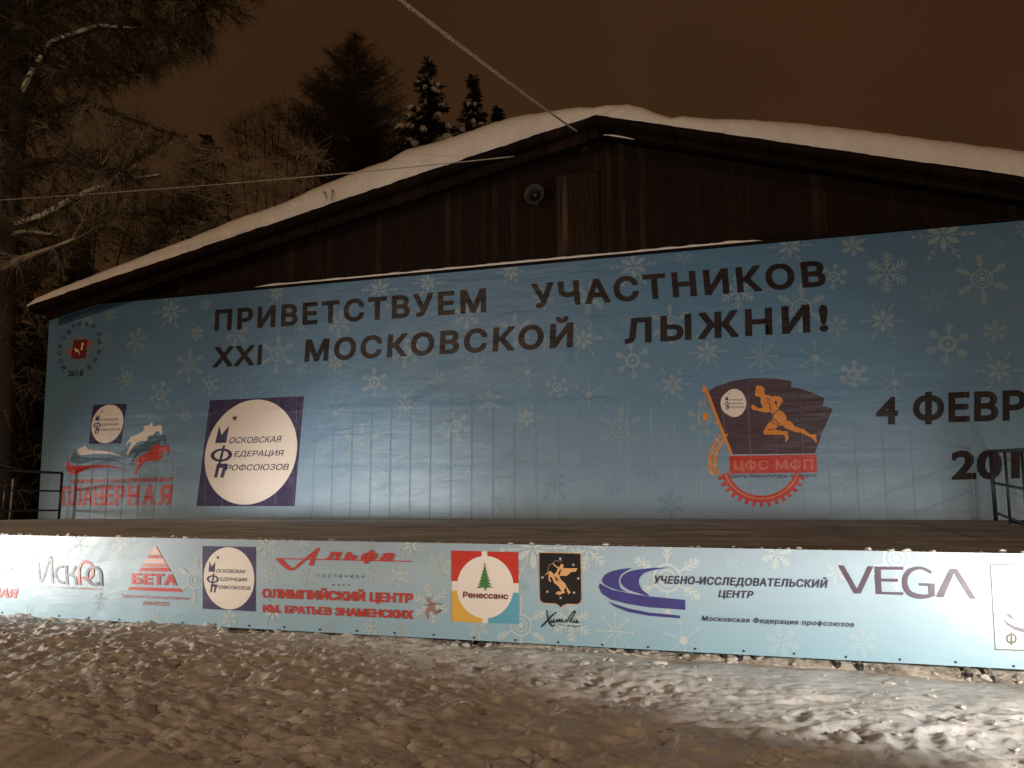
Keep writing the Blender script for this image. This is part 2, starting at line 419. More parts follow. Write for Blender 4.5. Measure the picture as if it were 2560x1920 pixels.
# snowflake motifs, drawn in a unit circle: list of ('p', polygon) or ('s', a, b, width)
def flake(kind):
    out = []
    def S(a, b, wd): out.append([(a[0]-(b[1]-a[1])/math.dist(a, b)*wd/2, a[1]+(b[0]-a[0])/math.dist(a, b)*wd/2),
                                 (b[0]-(b[1]-a[1])/math.dist(a, b)*wd/2, b[1]+(b[0]-a[0])/math.dist(a, b)*wd/2),
                                 (b[0]+(b[1]-a[1])/math.dist(a, b)*wd/2, b[1]-(b[0]-a[0])/math.dist(a, b)*wd/2),
                                 (a[0]+(b[1]-a[1])/math.dist(a, b)*wd/2, a[1]-(b[0]-a[0])/math.dist(a, b)*wd/2)])
    def ring(r, wd, n=20):
        for i in range(n):
            a, b = 2*math.pi*i/n, 2*math.pi*(i+1)/n
            out.append([(c*math.cos(t), c*math.sin(t)) for c, t in ((r-wd/2, a), (r+wd/2, a), (r+wd/2, b), (r-wd/2, b))])
    def disc(c, r, n=10): out.append([(c[0]+r*math.cos(2*math.pi*i/n), c[1]+r*math.sin(2*math.pi*i/n)) for i in range(n)])
    def P(r, t): return (r*math.cos(t), r*math.sin(t))
    def arm(t, r0, r1, wd, bs, ang=0.75):
        S(P(r0, t), P(r1, t), wd)
        for rb, lb in bs:
            for sg in (-1, 1):
                b = P(rb, t); S(b, (b[0]+lb*math.cos(t+sg*ang), b[1]+lb*math.sin(t+sg*ang)), wd)
    def diamond(r, t, l, wd): out.append([P(r-l, t), (r*math.cos(t)-wd*math.sin(t), r*math.sin(t)+wd*math.cos(t)), P(r+l, t), (r*math.cos(t)+wd*math.sin(t), r*math.sin(t)-wd*math.cos(t))])
    for i in range(6 if kind not in 'D' else 8):
        t = math.pi/2 + i*2*math.pi/(6 if kind not in 'D' else 8)
        if kind == 'P':
            out.append([P(.04, t), P(.22, t+.38), P(.42, t+.24), P(.60, t), P(.42, t-.24), P(.22, t-.38)])
            u = t+math.pi/6
            S(P(.25, u), P(.86, u), .035); diamond(.91, u, .09, .075)
            for sg in (-1, 1): b = P(.62, u); S(b, (b[0]+.16*math.cos(u+sg*.8), b[1]+.16*math.sin(u+sg*.8)), .035)
        if kind == 'B': arm(t, .38, 1.0, .05, [(.52, .20), (.66, .22), (.82, .16)], .62)
        if kind == 'T': arm(t, .40, .98, .085, [(.60, .30), (.80, .20)], .70)
        if kind == 'C':
            arm(t, .08, 1.0, .075, [(.30, .26), (.52, .34), (.74, .24)], .80)
        if kind == 'E': arm(t, .05, 1.0, .05, [(.25, .2), (.45, .28), (.65, .26), (.82, .16)], .85)
        if kind == 'D':
            S(P(0, t), P(.9, t), .03); disc(P(.45, t), .055, 8); disc(P(.66, t), .055, 8); diamond(.90, t, .11, .075); diamond(.25, t, .14, .05)
        if kind == 'O':
            for r in (.34, .48, .62): disc(P(r, t), .05, 8)
            for r in (.74, .86):
                b = P(r, t)
                for sg in (-1, 1): S(b, (b[0]+.15*math.cos(t+sg*.7), b[1]+.15*math.sin(t+sg*.7)), .04)
    if kind == 'B': ring(.36, .06); ring(.21, .045); disc((0, 0), .10, 12)
    if kind == 'T': ring(.32, .16); disc((0, 0), .10, 12)
    if kind == 'O': disc((0, 0), .20, 14)
    return out
def flakes(pr, z, lst, L=1):
    sfx = '_front' if pr.Y == YF else ''
    for it in lst:
        k, x, y, r = it[:4]; m = ('flake'+sfx+'_faint') if len(it) > 4 else 'flake'+sfx
        c = pr.w(z((x, y))); a = pr.w(z((x, y-r))); b = pr.w(z((x, y+r))); Rw = abs(a[1]-b[1])/2
        ph = random.uniform(-.25, .25) if k in 'TOCE' else random.uniform(-.05, .05)
        for q in flake(k):
            pr.wpoly([(c[0]+Rw*(p[0]*math.cos(ph)-p[1]*math.sin(ph)), c[1]+Rw*(p[0]*math.sin(ph)+p[1]*math.cos(ph))) for p in q], m, L)

def federation_logo(pr, quad, z, base=2, square=True):
    q = pr.quadmap(quad, z)
    P = lambda pts, m, L: pr.wpoly([q(*p) for p in pts], m, L)
    if square: P([(0, 0), (1, 0), (1, 1), (0, 1)], 'navy', base)
    P([(.5+.478*math.cos(t*math.pi/30), .5+.488*math.sin(t*math.pi/30)) for t in range(60)], 'cream', base+1)
    P([(.297+(.034 if i % 2 == 0 else .014)*math.sin(i*math.pi/5), .18-(.034 if i % 2 == 0 else .014)*math.cos(i*math.pi/5)) for i in range(10)], 'navy', base+2)
    P([(.117, .41), (.139, .25), (.175, .335), (.245, .25), (.236, .41)], 'navy', base+2)
    for i in range(24):
        a, b = 2*math.pi*i/24, 2*math.pi*(i+1)/24
        P([(.2+.115*math.cos(a), .525+.062*math.sin(a)), (.2+.115*math.cos(b), .525+.062*math.sin(b)),
           (.2+.075*math.cos(b), .525+.042*math.sin(b)), (.2+.075*math.cos(a), .525+.042*math.sin(a))], 'navy', base+2)
    P([(.205, .435), (.23, .435), (.205, .605), (.178, .605)], 'navy', base+3)
    P([(.165, .605), (.275, .605), (.252, .735), (.215, .735), (.232, .645), (.195, .645), (.182, .735), (.15, .735)], 'navy', base+2)
    def T(body, u0, u1, v0, v1):
        sk = .012
        pr.text(body, None, 'navy', base+2, bold=.012, qm=lambda u, v: q(u0+(u1-u0)*u+sk*(1-v), v0+(v1-v0)*v))
    T('ОСКОВСКАЯ', .262, .80, .36, .417); T('ЕДЕРАЦИЯ', .335, .835, .49, .542); T('РОФСОЮЗОВ', .262, .905, .616, .672)

# ------------------------------------------------------------------ backdrop banner
bl = at(95, 1297, YB); tl = at(125, 772, YB)
b_r = at(2480, 1300.5, YB); t_r = at(2560, 550.5, YB)
XR = 9.0
def ext(a, b, X): return a.z+(b.z-a.z)*(X-a.x)/(b.x-a.x)
zb = ext(bl, b_r, XR); zt = ext(tl, t_r, XR)
BCLIP = [(bl.x, bl.z), (XR, zb), (XR, zt), (tl.x, tl.z)]
backdrop = empty('backdrop_banner', ((bl.x+XR)/2, YB, bl.z), 'huge blue snowflake vinyl banner with dark Cyrillic greeting across the stage back wall', 'banner')
mb = MB()
mb.hexa([(bl.x, YB, bl.z), (XR, YB, zb), (XR, YB+.012, zb), (bl.x, YB+.012, bl.z), (tl.x, YB, tl.z), (XR, YB, zt), (XR, YB+.012, zt), (tl.x, YB+.012, tl.z)])
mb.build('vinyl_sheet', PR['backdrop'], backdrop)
pr = Print(YB, BCLIP)
f = 'flake_faint'
flakes(pr, zA, [('P',1050,145,125),('E',520,165,85),('C',680,165,45),('C',840,325,82),('B',1165,475,110),('P',780,555,90),('T',985,655,88),('E',980,440,55,f),
 ('E',610,565,45,f),('C',1210,280,48),('C',1455,280,85),('B',1705,405,125),('T',1850,240,52),('P',1700,30,90),('P',2060,460,95),('C',2090,220,85),('T',1290,595,65),
 ('D',1480,610,75),('O',1750,620,75,f),('P',1140,775,80),('E',410,680,40,f),('O',505,710,60,f),('C',650,325,60,f),('E',320,390,60,f),('C',1850,490,45),
 ('O',1900,730,60,f),('O',2060,770,75),('E',2120,930,65,f),('E',1950,950,60,f),('P',450,900,60,f),('P',1230,900,60,f),('C',1260,105,38,f),('E',800,150,35,f),('T',860,740,40,f)])
flakes(pr, zB, [('P',1265,335,130),('P',1590,290,105),('P',2150,215,100),('C',1855,510,98),('T',1440,760,105),('T',1230,960,100),('E',1650,930,65),('D',1915,860,92),
 ('B',2180,610,115),('E',95,430,48,f),('C',35,630,48),('E',2200,880,42,f),('P',2010,1050,70,f),('E',1180,730,48,f)])
flakes(pr, zC, [('P',780,165,150),('C',1110,115,58,f),('E',195,375,78),('C',500,370,115),('P',1785,40,130),('C',2190,40,62),('T',2070,235,85),('C',1450,330,115),
 ('B',1860,440,160),('C',2090,555,68),('B',1020,540,130),('E',735,525,58,f),('P',460,640,120),('C',210,660,52),('T',775,775,118),('P',1255,720,130),('D',1600,750,105),
 ('O',1950,755,115),('O',100,850,95),('T',290,945,78),('O',495,995,105),('P',1030,930,130),('T',2190,860,82)])
flakes(pr, zF, [('P',550,260,95),('B',1045,250,80),('T',845,390,95),('P',1260,340,98),('O',135,310,65),('B',290,500,130),('D',500,530,75,f),('B',1815,405,142),('D',2075,440,88),
 ('E',1490,430,52,f),('C',1215,575,60,f),('E',1000,540,52,f),('C',1620,570,55,f),('P',430,710,105,f),('P',1430,705,130,f),('P',1100,830,85,f),('P',780,690,65,f),
 ('E',1770,740,60,f),('E',1980,650,72,f),('C',2110,850,85,f),('E',50,490,50,f)])
flakes(pr, zD, [('T',220,600,165),('P',1560,1120,190,f)])
flakes(pr, zE, [('P',540,80,150),('C',70,135,62),('C',245,275,105),('B',745,310,132),('E',505,420,72,f),('P',225,530,108),('T',565,650,108),('C',810,585,60),('P',835,790,110),
 ('T',75,810,76),('O',285,855,85),('E',960,50,42),('E',820,120,42,f),('E',940,460,52,f),('B',490,1070,90,f),('E',265,1230,45,f),('E',790,1110,82,f),
 ('C',1150,250,100),('P',1200,600,110),('B',1350,420,120),('T',1100,880,90),('C',1420,760,80),('P',1480,150,120),('O',1300,950,80,f),('B',1550,1000,100,f)])
pr.build('snowflake_print', backdrop)
pr = Print(YB)
INK = 'ink'
pr.text('ПРИВЕТСТВУЕМ', [(538.6,775),(536,828),(1215,720.5),(1216,780.5)], INK, 3, bold=.038, track=1.22)
pr.text('XXI', [(537,865),(531,919),(657,858),(654,912)], INK, 3, bold=.038, track=1.25)
pr.text('МОСКОВСКОЙ', [(765,849),(761,905),(1434,806),(1431.6,868)], INK, 3, bold=.038, track=1.22)
pr.text('УЧАСТНИКОВ', [(1327,710),(1332,771),(2060,650.5),(2066,715.5)], INK, 3, bold=.038, track=1.22)
pr.text('ЛЫЖНИ!', [(1562,797),(1562,860),(2068.5,757.5),(2071,828)], INK, 3, bold=.038, track=1.25)
pr.text('4', [(2189,989),(2189,1062),(2245,989),(2245,1061)], INK, 3, bold=.038)
pr.text('ФЕВРАЛЯ', [(383,912),(383,1067),(1468,874),(1468,1038)], INK, 3, zE, bold=.038, track=1.08)
pr.text('2018', [(580,1204),(583,1364),(1130,1192),(1130,1352)], INK, 3, zE, bold=.038, track=1.05)
pr.build('greeting_lettering', backdrop)
# round emblem with ring lettering
pr = Print(YB)
pr.poly([(720+(330+18*(i % 2))*math.cos(i*math.pi/18), 850+(360+18*(i % 2))*math.sin(i*math.pi/18)) for i in range(36)], 'halo', 2, zM)
for a in range(0, 360, 24):
    c, s_ = math.cos(R(a)), math.sin(R(a)); pr.stroke([(720+200*c, 850+220*s_), (720+350*c, 850+380*s_)], (14, 3), 'grey', 3, zM, 0)
pr.poly([(520,850),(440,850),(370,930),(400,1020),(500,1010)], 'rust', 3, zM); pr.poly([(920,640),(1010,620),(1080,680),(1010,760),(910,800)], 'rust', 3, zM)
pr.poly([(565,620),(745,612),(930,605),(905,850),(885,1050),(850,1085),(660,1125),(520,1105),(500,1080),(535,850)], 'maroon', 4, zM)
pr.poly([(775,710),(810,690),(845,740),(805,760),(800,880),(770,890),(740,860),(770,800)], 'cream', 5, zM)
pr.poly([(570,850),(620,835),(660,870),(700,890),(740,1020),(720,1010),(680,930),(640,920),(600,970),(620,900)], 'cream', 5, zM)
for ch, x, y in zip('МОСКОВСКАЯЛЫЖНЯ', (305,215,190,205,295,440,585,740,910,1070,1200,1245,1215,1120,970), (1340,1165,965,770,565,405,275,215,215,265,465,665,935,1140,1310)):
    t = math.atan2((x-720)/540, -(y-850)/620); c, s_ = math.cos(t), math.sin(t); h = 58
    hw = 50 if ch not in 'ЫЖ' else 62
    g = lambda a, b: (x+a*c-b*s_, y+a*s_+b*c)
    pr.text(ch, [g(-hw, -h), g(-hw, h), g(hw, -h), g(hw, h)], 'navy', 3, zM, bold=.02)
pr.text('2018', [(435,1410),(410,1565),(825,1388),(800,1552)], 'ink', 3, zM, bold=.015)
pr.build('round_emblem', backdrop, 'round emblem with red shield and ring of letters above the year 2018')
# federation logos
pr = Print(YB); federation_logo(pr, [(1290,690),(1207,1340),(1868,665),(1810,1340)], zA); pr.build('federation_logo', backdrop, 'large navy square logo with cream oval')
pr = Print(YB); federation_logo(pr, [(573,717),(546,960),(780,710),(745,955)], zA); pr.build('federation_logo', backdrop, 'small navy square logo with cream oval')
# riders logo
HORSE = [(1215,945),(1260,850),(1310,780),(1350,765),(1420,740),(1500,690),(1530,655),(1510,640),(1540,600),(1600,595),(1650,545),(1668,580),(1650,600),(1700,615),
 (1740,595),(1800,590),(1812,660),(1805,735),(1785,745),(1760,690),(1720,690),(1690,720),(1700,800),(1650,830),(1550,840),(1450,850),(1400,880),(1350,930),(1310,980),(1275,1060),(1240,1070),(1250,1030),(1300,920),(1330,872),(1285,862)]
def riders(pr, z):
    pr.poly([(340,690),(355,650),(420,630),(460,595),(490,630),(530,665),(640,672),(800,690),(920,715),(1020,755),(1080,800),(1020,770),(900,735),(740,725),(600,730),(500,745),(430,752),(370,740)], 'cream', 3, z)
    pr.poly([(232,830),(250,780),(290,690),(330,745),(400,785),(520,800),(700,800),(850,815),(980,840),(1090,890),(980,860),(850,835),(700,830),(560,850),(450,880),(380,893),(290,890),(250,870)], 'steel', 3, z)
    pr.poly([(160,960),(170,880),(195,840),(240,900),(300,920),(450,920),(600,910),(760,905),(900,920),(1020,955),(1180,1025),(1020,970),(880,945),(740,950),(600,955),(480,980),(380,1030),(300,1065),(240,1065),(190,1010)], 'red', 3, z)
    pr.poly([(190+(30 if i % 2 == 0 else 12)*math.sin(i*math.pi/5), 768-(30 if i % 2 == 0 else 12)*math.cos(i*math.pi/5)) for i in range(10)], 'red', 3, z)
    pr.poly([(x-115, y-318) for x, y in HORSE], 'cream', 3, z); pr.poly([(x-58, y-158) for x, y in HORSE], 'steel', 4, z); pr.poly(HORSE, 'red', 5, z)
def slab(pr, body, quad, m, L, z, cuts):
    q = pr.quadmap(quad, z)
    for ch, (u0, u1, stems) in zip(body, cuts):
        pr.text(ch, None, m, L, bold=.04, qm=lambda u, v, u0=u0, u1=u1: q(u0+(u1-u0)*u, v))
        for uc, foot, top in stems:
            for v0, v1 in (((.86, 1.0),) if foot else ())+(((0, .13),) if top else ()):
                pr.wpoly([q(uc-.018, v0), q(uc+.018, v0), q(uc+.018, v1), q(uc-.018, v1)], m, L+1)
CUTS = [(0,.082,[(.014,1,0),(.068,1,0)]),(.096,.178,[(.165,1,0)]),(.19,.285,[(.20,1,0),(.275,1,0)]),(.29,.375,[(.305,1,1),(.36,1,1)]),(.39,.47,[(.405,1,1)]),(.485,.575,[(.505,1,1)]),
        (.60,.70,[(.62,1,1),(.68,1,1)]),(.735,.84,[(.745,1,0),(.825,1,0)]),(.875,.985,[(.885,1,0),(.965,1,1)])]
pr = Print(YB); riders(pr, zL)
pr.text('ОЛИМПИЙСКИЙ УЧЕБНО-СПОРТИВНЫЙ ЦЕНТР', [(236,1140),(232,1208),(1870,1108),(1862,1168)], 'red', 3, zL, bold=.035)
slab(pr, 'ПЛАНЕРНАЯ', [(95,1250),(105,1560),(1895,1218),(1852,1550)], 'red', 3, zL, CUTS)
pr.build('riders_logo', backdrop, 'logo of three leaping horse riders over red slab lettering')
# sports centre emblem with runner
pr = Print(YB)
pr.poly([(245,360),(330,310),(480,260),(620,237),(780,232),(900,245),(1005,265),(1000,318),(1100,335),(1200,370),(1300,415),(1285,485),(1378,510),(1330,620),(1270,760),(1215,915),(470,922),(420,800),(340,600)], 'plum', 2, zD)
pr.ell((482,463), 117, 114, 'cream', 3, zD)
federation_logo(pr, [(382,330),(382,590),(600,330),(600,590)], zD, 3, False)
pr.stroke([(240,350),(350,635),(465,920)], 26, 'orange', 4, zD); pr.poly([(210,292),(252,343),(232,368),(198,352)], 'orange', 3, zD)
pr.stroke([(222,370),(228,520)], 5, 'gold', 3, zD, 0); pr.ell((230,585), 26, 36, 'orange', 3, zD, 12)
for i in range(11):
    t = i/10; x = 385-95*math.sin(t*2.2)*1.0; y = 770+330*t
    for sg in (-1, 1):
        pr.poly([(x, y+20), (x+sg*38, y-5), (x+sg*48, y-38), (x+sg*14, y-20)], 'orange' if (i+sg) % 3 else 'gold', 3+(sg > 0), zD)
pr.poly([(445,938),(1230,925),(1235,1085),(450,1098)], 'red', 3, zD)
pr.stroke([(445,930),(1228,918)], 8, 'grey', 3, zD, 0)
pr.text('ЦФС МФП', [(482,978),(490,1062),(1205,966),(1200,1056)], 'salmon', 4, zD, bold=.04, track=1.1)
pr.text('Центр Физкультуры и Спорта', [(456,1100),(458,1132),(1232,1096),(1228,1128)], 'plum', 3, zD, bold=.02, track=1.05)
g0, g1 = math.pi*.085, math.pi*.915
arc = lambda r, n=30: [(735+r*1.08*math.cos(g0+(g1-g0)*i/n), 1010+r*math.sin(g0+(g1-g0)*i/n)) for i in range(n+1)]
pr.stroke(arc(316), 62, 'red', 3, zD, 2); pr.stroke(arc(312), 7, 'gold', 4, zD, 2)
for i in range(15):
    a = g0+(g1-g0)*(i+.5)/15; c, s_ = math.cos(a), math.sin(a)
    pr.stroke([(735+1.08*345*c, 1010+345*s_), (735+1.08*385*c, 1010+385*s_)], 30, 'red', 3, zD, 0)
pr.poly([(285,45),(330,35),(430,60),(475,110),(465,190),(500,250),(580,265),(650,300),(720,280),(820,290),(880,340),(895,390),(850,440),(820,520),(800,560),(790,590),(900,650),(960,720),(990,800),(960,850),(1050,850),(1110,890),(1170,980),(1290,1020),(1380,1040),(1450,1100),(1530,1165),(1600,1165),(1655,1160),(1665,1230),(1680,1310),(1665,1380),(1620,1300),(1540,1230),(1440,1185),(1300,1120),(1220,1115),(1060,1060),(960,1020),(890,960),(800,960),(750,1000),(730,1040),(800,1070),(900,1090),(990,1085),(1015,1110),(1010,1170),(1030,1250),(1000,1300),(965,1345),(950,1320),(950,1220),(920,1170),(700,1170),(460,1165),(440,1110),(480,1020),(560,910),(630,850),(680,800),(665,740),(670,700),(630,680),(620,640),(590,650),(500,660),(400,640),(300,610),(210,600),(165,540),(175,485),(230,480),(280,530),(340,560),(440,545),(400,470),(380,400),(390,320),(340,290),(250,270),(265,150)], 'orange', 3, zR)
for q in ([(800,600),(720,650),(670,720)], [(620,865),(700,910),(790,960)], [(690,800),(760,870),(820,930)], [(525,400),(590,470),(610,620)], [(520,330),(570,345),(605,400)], [(555,1060),(640,1040),(740,1040)]):
    pr.stroke(q, 20, 'plum', 4, zR)
pr.poly([(700,395),(770,395),(750,500),(720,470)], 'plum', 4, zR); pr.stroke([(755,510),(780,550),(810,565)], 12, 'plum', 4, zR)
pr.build('runner_emblem', backdrop, 'plum flag emblem with orange runner, red name bar and half cogwheel')

# ------------------------------------------------------------------ stage front banner
fx0, fx1 = -16.9, 2.75
ftl, ftr = at(0, 1337.6, YF), at(2560, 1384, YF); fbl, fbr = at(0, 1538, YF), at(2560, 1674, YF)
FC = [(fx0, ext(fbl, fbr, fx0)), (fx1, ext(fbl, fbr, fx1)), (fx1, ext(ftl, ftr, fx1)), (fx0, ext(ftl, ftr, fx0))]
front = empty('stage_front_banner', ((fx0+fx1)/2, YF, FC[0][1]), 'long low blue banner of sponsor logos hung along the stage front above the snow', 'banner')
mb = MB(); yb = YF+.01
mb.hexa([(FC[0][0], YF, FC[0][1]), (FC[1][0], YF, FC[1][1]), (FC[1][0], yb, FC[1][1]), (FC[0][0], yb, FC[0][1]), (FC[3][0], YF, FC[3][1]), (FC[2][0], YF, FC[2][1]), (FC[2][0], yb, FC[2][1]), (FC[3][0], yb, FC[3][1])])
mb.build('vinyl_sheet', PR['front'], front)
pr = Print(YF, FC)
flakes(pr, z1, [('C',1045,185,130),('B',1690,520,205),('C',1985,850,82),('T',1360,850,60),('E',700,190,90,f),('P',250,820,90,f),('E',860,700,80,f)])
flakes(pr, z2, [('C',640,150,115),('P',970,130,90),('E',1560,130,62),('P',1890,150,140),('T',675,410,80),('E',995,420,88),('C',1560,400,78),('T',1800,415,100),('E',2140,310,120),('C',2060,650,190),
 ('C',325,780,82),('P',700,720,140),('E',1190,840,82),('T',1540,865,78),('E',1800,890,80)])
flakes(pr, z3, [('E',265,345,165),('C',685,1020,125),('P',1290,140,400),('B',1160,985,330),('C',1720,950,235),('C',1900,150,250),('E',1200,560,62,f)])
flakes(pr, z4, [('B',700,230,290),('D',300,640,152),('O',825,710,170),('C',1540,50,120),('E',2000,190,85),('C',1580,720,135,f),('P',1200,120,90,f)])
flakes(pr, z5, [('B',855,110,350),('C',500,1000,160,f)])
pr.build('snowflake_print', front)
def fp(name, label, fn):
    p = Print(YF, FC); fn(p); p.build(name, front, label)
def g(p):
    off = lambda q: z1((q[0]*.155-180+0, q[1]*.155+300))
    p.poly([((x-1215)*.20-10+0, (y-545)*.20+395) for x, y in HORSE], 'red', 3, z1)
    p.text('ПЛАНЕРНАЯ', [(-520,568),(-540,650),(162,592),(140,676)], 'red', 3, z1, bold=.05)
fp('riders_logo', 'red horse rider logo over red slab lettering', g)
def g(p):
    for q in ([(180,400),(195,700),(215,870),(252,930),(295,860),(400,560),(470,340),(515,265),(540,310),(545,600),(578,980)],
              [(880,515),(790,520),(700,570),(655,680),(665,800),(730,900),(810,955),(905,960)], [(950,485),(960,750),(980,1005)],
              [(1205,490),(1150,640),(1090,735),(990,745)], [(1090,745),(1180,800),(1215,900),(1230,1020)]):
        p.stroke(q, 72, 'slate', 3, zI)
    p.stroke([(1325,1020),(1310,800),(1305,620),(1340,480),(1410,400),(1500,380),(1600,420),(1670,520),(1690,640),(1670,760),(1600,840),(1520,860),(1440,845),(1390,810)], 74, 'red', 4, zI)
    p.stroke([(1845,960),(1800,1000),(1720,1010),(1620,960),(1550,860),(1530,740),(1560,620),(1640,550),(1740,530),(1840,580),(1900,680),(1915,820),(1930,1050)], 74, 'slate', 5, zI)
    p.ell((180,315), 24, 28, 'slate', 3, zI, 10)
    p.text('учебно спортивный', [(250,1040),(250,1100),(1370,1085),(1370,1145)], 'grey', 3, zI, bold=.0, ref='х')
    p.text('комплекс', [(1410,1088),(1410,1148),(1975,1112),(1975,1175)], 'salmon', 3, zI, bold=.0, ref='х')
fp('loop_lettering_logo', 'slate and red rounded lettering with interlocked loops', g)
def g(p):
    ap = (1345,218)
    e = lambda y: (1345-(y-218)*.648, 1345+(y-218)*.588)
    for y0, y1, m in ((218,297,'pale'),(305,329,'red'),(336,372,'pale'),(380,404,'salmon'),(411,445,'red')):  # pale and salmon bands: red washed by glare, put into the ink colour
        a, b = e(y0), e(y1); p.poly([(a[0], y0), (a[1], y0+.001), (b[1], y1), (b[0], y1-2)], m, 3, z1)
    p.text('БЕТА', [(1140,457),(1142,556),(1535,468),(1530,564)], 'red', 3, z1, bold=.055, track=1.05)
    p.poly([(1125,577),(1555,590),(1578,622),(1105,603)], 'red', 3, z1)
    p.text('Туристский Гостиничный Комплекс', [(1045,635),(1046,666),(1648,664),(1646,693)], 'red', 3, z1, bold=.0, track=1.05)
    p.text('ИЗМАЙЛОВО', [(1238,702),(1238,735),(1464,708),(1462,740)], 'red', 3, z1, bold=.005)
fp('pyramid_logo', 'red striped pyramid logo over red lettering', g)
fp('federation_logo', None, lambda p: federation_logo(p, [(92,155),(93,697),(553,163),(550,722)], z2))
def g(p):
    p.poly([(718,262),(775,262),(820,310),(862,345),(890,335),(975,262),(1085,172),(1108,172),(1068,250),(1048,325),(1010,325),(1040,238),(985,280),(905,348),(870,368),(835,365),(780,325)], 'red', 3, z2)
    p.stroke([(740,264),(1320,275),(1900,288)], 9, 'red', 4, z2, 0)
    p.text('льфа', [(1185,203),(1150,276),(1760,215),(1725,288)], 'red', 5, z2, bold=.045, ref='х', track=1.35)
    p.text('ГОСТИНИЦА', [(1090,397),(1090,424),(1492,405),(1490,433)], 'slate', 3, z2, bold=.0, track=2.1)
    for x in (1222, 1268, 1312, 1357): p.ell((x,491), 7, 7, 'slate', 3, z2, 5)
    p.text('ОЛИМПИЙСКИЙ ЦЕНТР', [(607,522),(607,603),(1915,565),(1912,650)], 'red', 3, z2, bold=.05, track=1.03)
    p.text('ИМ. БРАТЬЕВ ЗНАМЕНСКИХ', [(612,660),(612,727),(1915,712),(1912,787)], 'red', 3, z2, bold=.05, track=1.03)
fp('red_lettering', 'red script over two rows of bold red capitals', g)
def g(p):
    p.poly([(130,680),(150,675),(162,700),(160,720),(215,745),(285,745),(285,755),(215,760),(195,800),(230,830),(265,812),(288,822),(255,842),(215,868),(180,830),(150,835),(130,860),(150,905),(135,925),(120,880),(105,840),(130,800),(150,770),(105,768),(112,760),(150,755),(130,720)], 'tan', 3, z3)
    p.stroke([(105,765),(190,752),(288,748)], 6, 'slate', 4, z3, 0); p.poly([(225,855),(275,815),(290,825),(250,845)], 'slate', 4, z3)
fp('runner_figure', 'small brown running figure', g)
def g(p):
    p.poly([(392,160),(1133,178),(1140,973),(400,945)], 'cream', 2, z3)
    for q, m in (([(392,160),(727,168),(727,500),(395,498)],'red'), ([(790,170),(1133,178),(1137,522),(790,512)],'red'), ([(396,603),(735,615),(735,958),(400,945)],'yellow'), ([(798,618),(1138,628),(1140,973),(798,962)],'cyan')):
        p.poly(q, m, 3, z3)
    p.ell((768,565), 314, 345, 'cream', 4, z3)
    for i in range(7):
        y = 345+i*34; h = 14+i*12.5
        p.poly([(764-h*.3, y-18), (764+h*.3, y-18), (764+h*.8, y+8), (764+h, y+26), (764+h*.6, y+18), (764+h*.2, y+28), (764-h*.3, y+18), (764-h*.7, y+28), (764-h, y+18)], 'green', 5+i % 2, z3)
    p.poly([(758,560),(775,560),(780,590),(770,610),(758,590)], 'green', 5, z3)
    p.stroke([(764,290),(764,345)], 6, 'rust', 5, z3, 0); p.stroke([(745,315),(783,315)], 6, 'rust', 6, z3, 0)
    p.text('Ренессанс', [(524,612),(522,682),(1026,630),(1023,700)], 'maroon', 5, z3, bold=.04)
fp('quartered_logo', 'red, yellow and blue quartered square with cream disc and green fir', g)
def g(p):
    sh = lambda o: [(148-o,95-o),(540,100-o),(958+o,112-o),(968+o,600),(975+o,1010),(955+o,1070),(905,1105+o),(690,1100+o),(620,1125+o),(570,1165+o*1.6),(520,1120+o),(460,1092+o),(235,1082+o),(185-o*.6,1050+o*.6),(162-o,990),(152-o,500)]
    p.poly(sh(16), 'gold', 2, zK); p.poly(sh(0), 'black', 3, zK)
    p.poly([(255,550),(285,500),(350,455),(385,460),(430,520),(480,480),(510,420),(500,390),(440,350),(400,300),(430,300),(500,370),(550,375),(570,320),(605,310),(630,350),(615,395),(720,400),(820,395),(905,402),(860,470),(780,470),(690,550),(560,545),(550,590),(600,650),(660,700),(685,760),(740,840),(770,870),(725,915),(690,840),(680,770),(630,830),(660,880),(600,900),(530,935),(510,900),(480,920),(470,890),(520,850),(590,860),(530,760),(440,690),(410,610),(370,560),(350,600),(385,660),(360,668),(330,620),(330,540),(340,500),(290,520)], 'gold', 4, zK)
    p.poly([(520,500),(560,430),(590,410),(560,500),(535,545)], 'black', 5, zK); p.poly([(455,550),(500,600),(540,660),(470,630)], 'black', 5, zK)
    p.stroke([(300,465),(330,400),(340,340),(400,310),(440,270),(480,250),(560,262),(600,235)], 12, 'tan', 5, zK)
    for x, y in ((560,210),(820,330),(208,580),(917,600),(307,862),(832,880),(568,985)):
        p.poly([(x+(38 if i % 2 == 0 else 9)*math.cos(R(45+i*45)), y+(38 if i % 2 == 0 else 9)*math.sin(R(45+i*45))) for i in range(8)], 'cream', 4, zK)
    S = lambda q, wd: p.stroke(q, wd, 'black', 3, zK)
    S([(300,1225),(308,1330),(330,1430),(370,1510),(410,1540),(455,1512)], (20,26,30,18)); S([(505,1262),(400,1330),(290,1450),(185,1555)], (18,30,34,26))
    S([(385,1405),(376,1465),(400,1470),(438,1405),(430,1465),(455,1470),(500,1415),(505,1465),(545,1402),(555,1465),(600,1400),(605,1465),(640,1462),(695,1400)], 17)
    S([(690,1470),(722,1400),(790,1295),(832,1248),(855,1262),(800,1360),(740,1462)], (16,24,26,20)); S([(748,1428),(800,1388),(772,1432),(815,1466),(842,1405),(828,1468),(855,1472),(895,1402),(882,1468),(905,1474),(935,1440)], 17)
    S([(505,1527),(600,1516),(720,1530),(850,1546),(940,1540),(966,1522)], (5,10,14,22,14))
fp('shield_logo', 'black coat of arms with golden archer over black script', g)
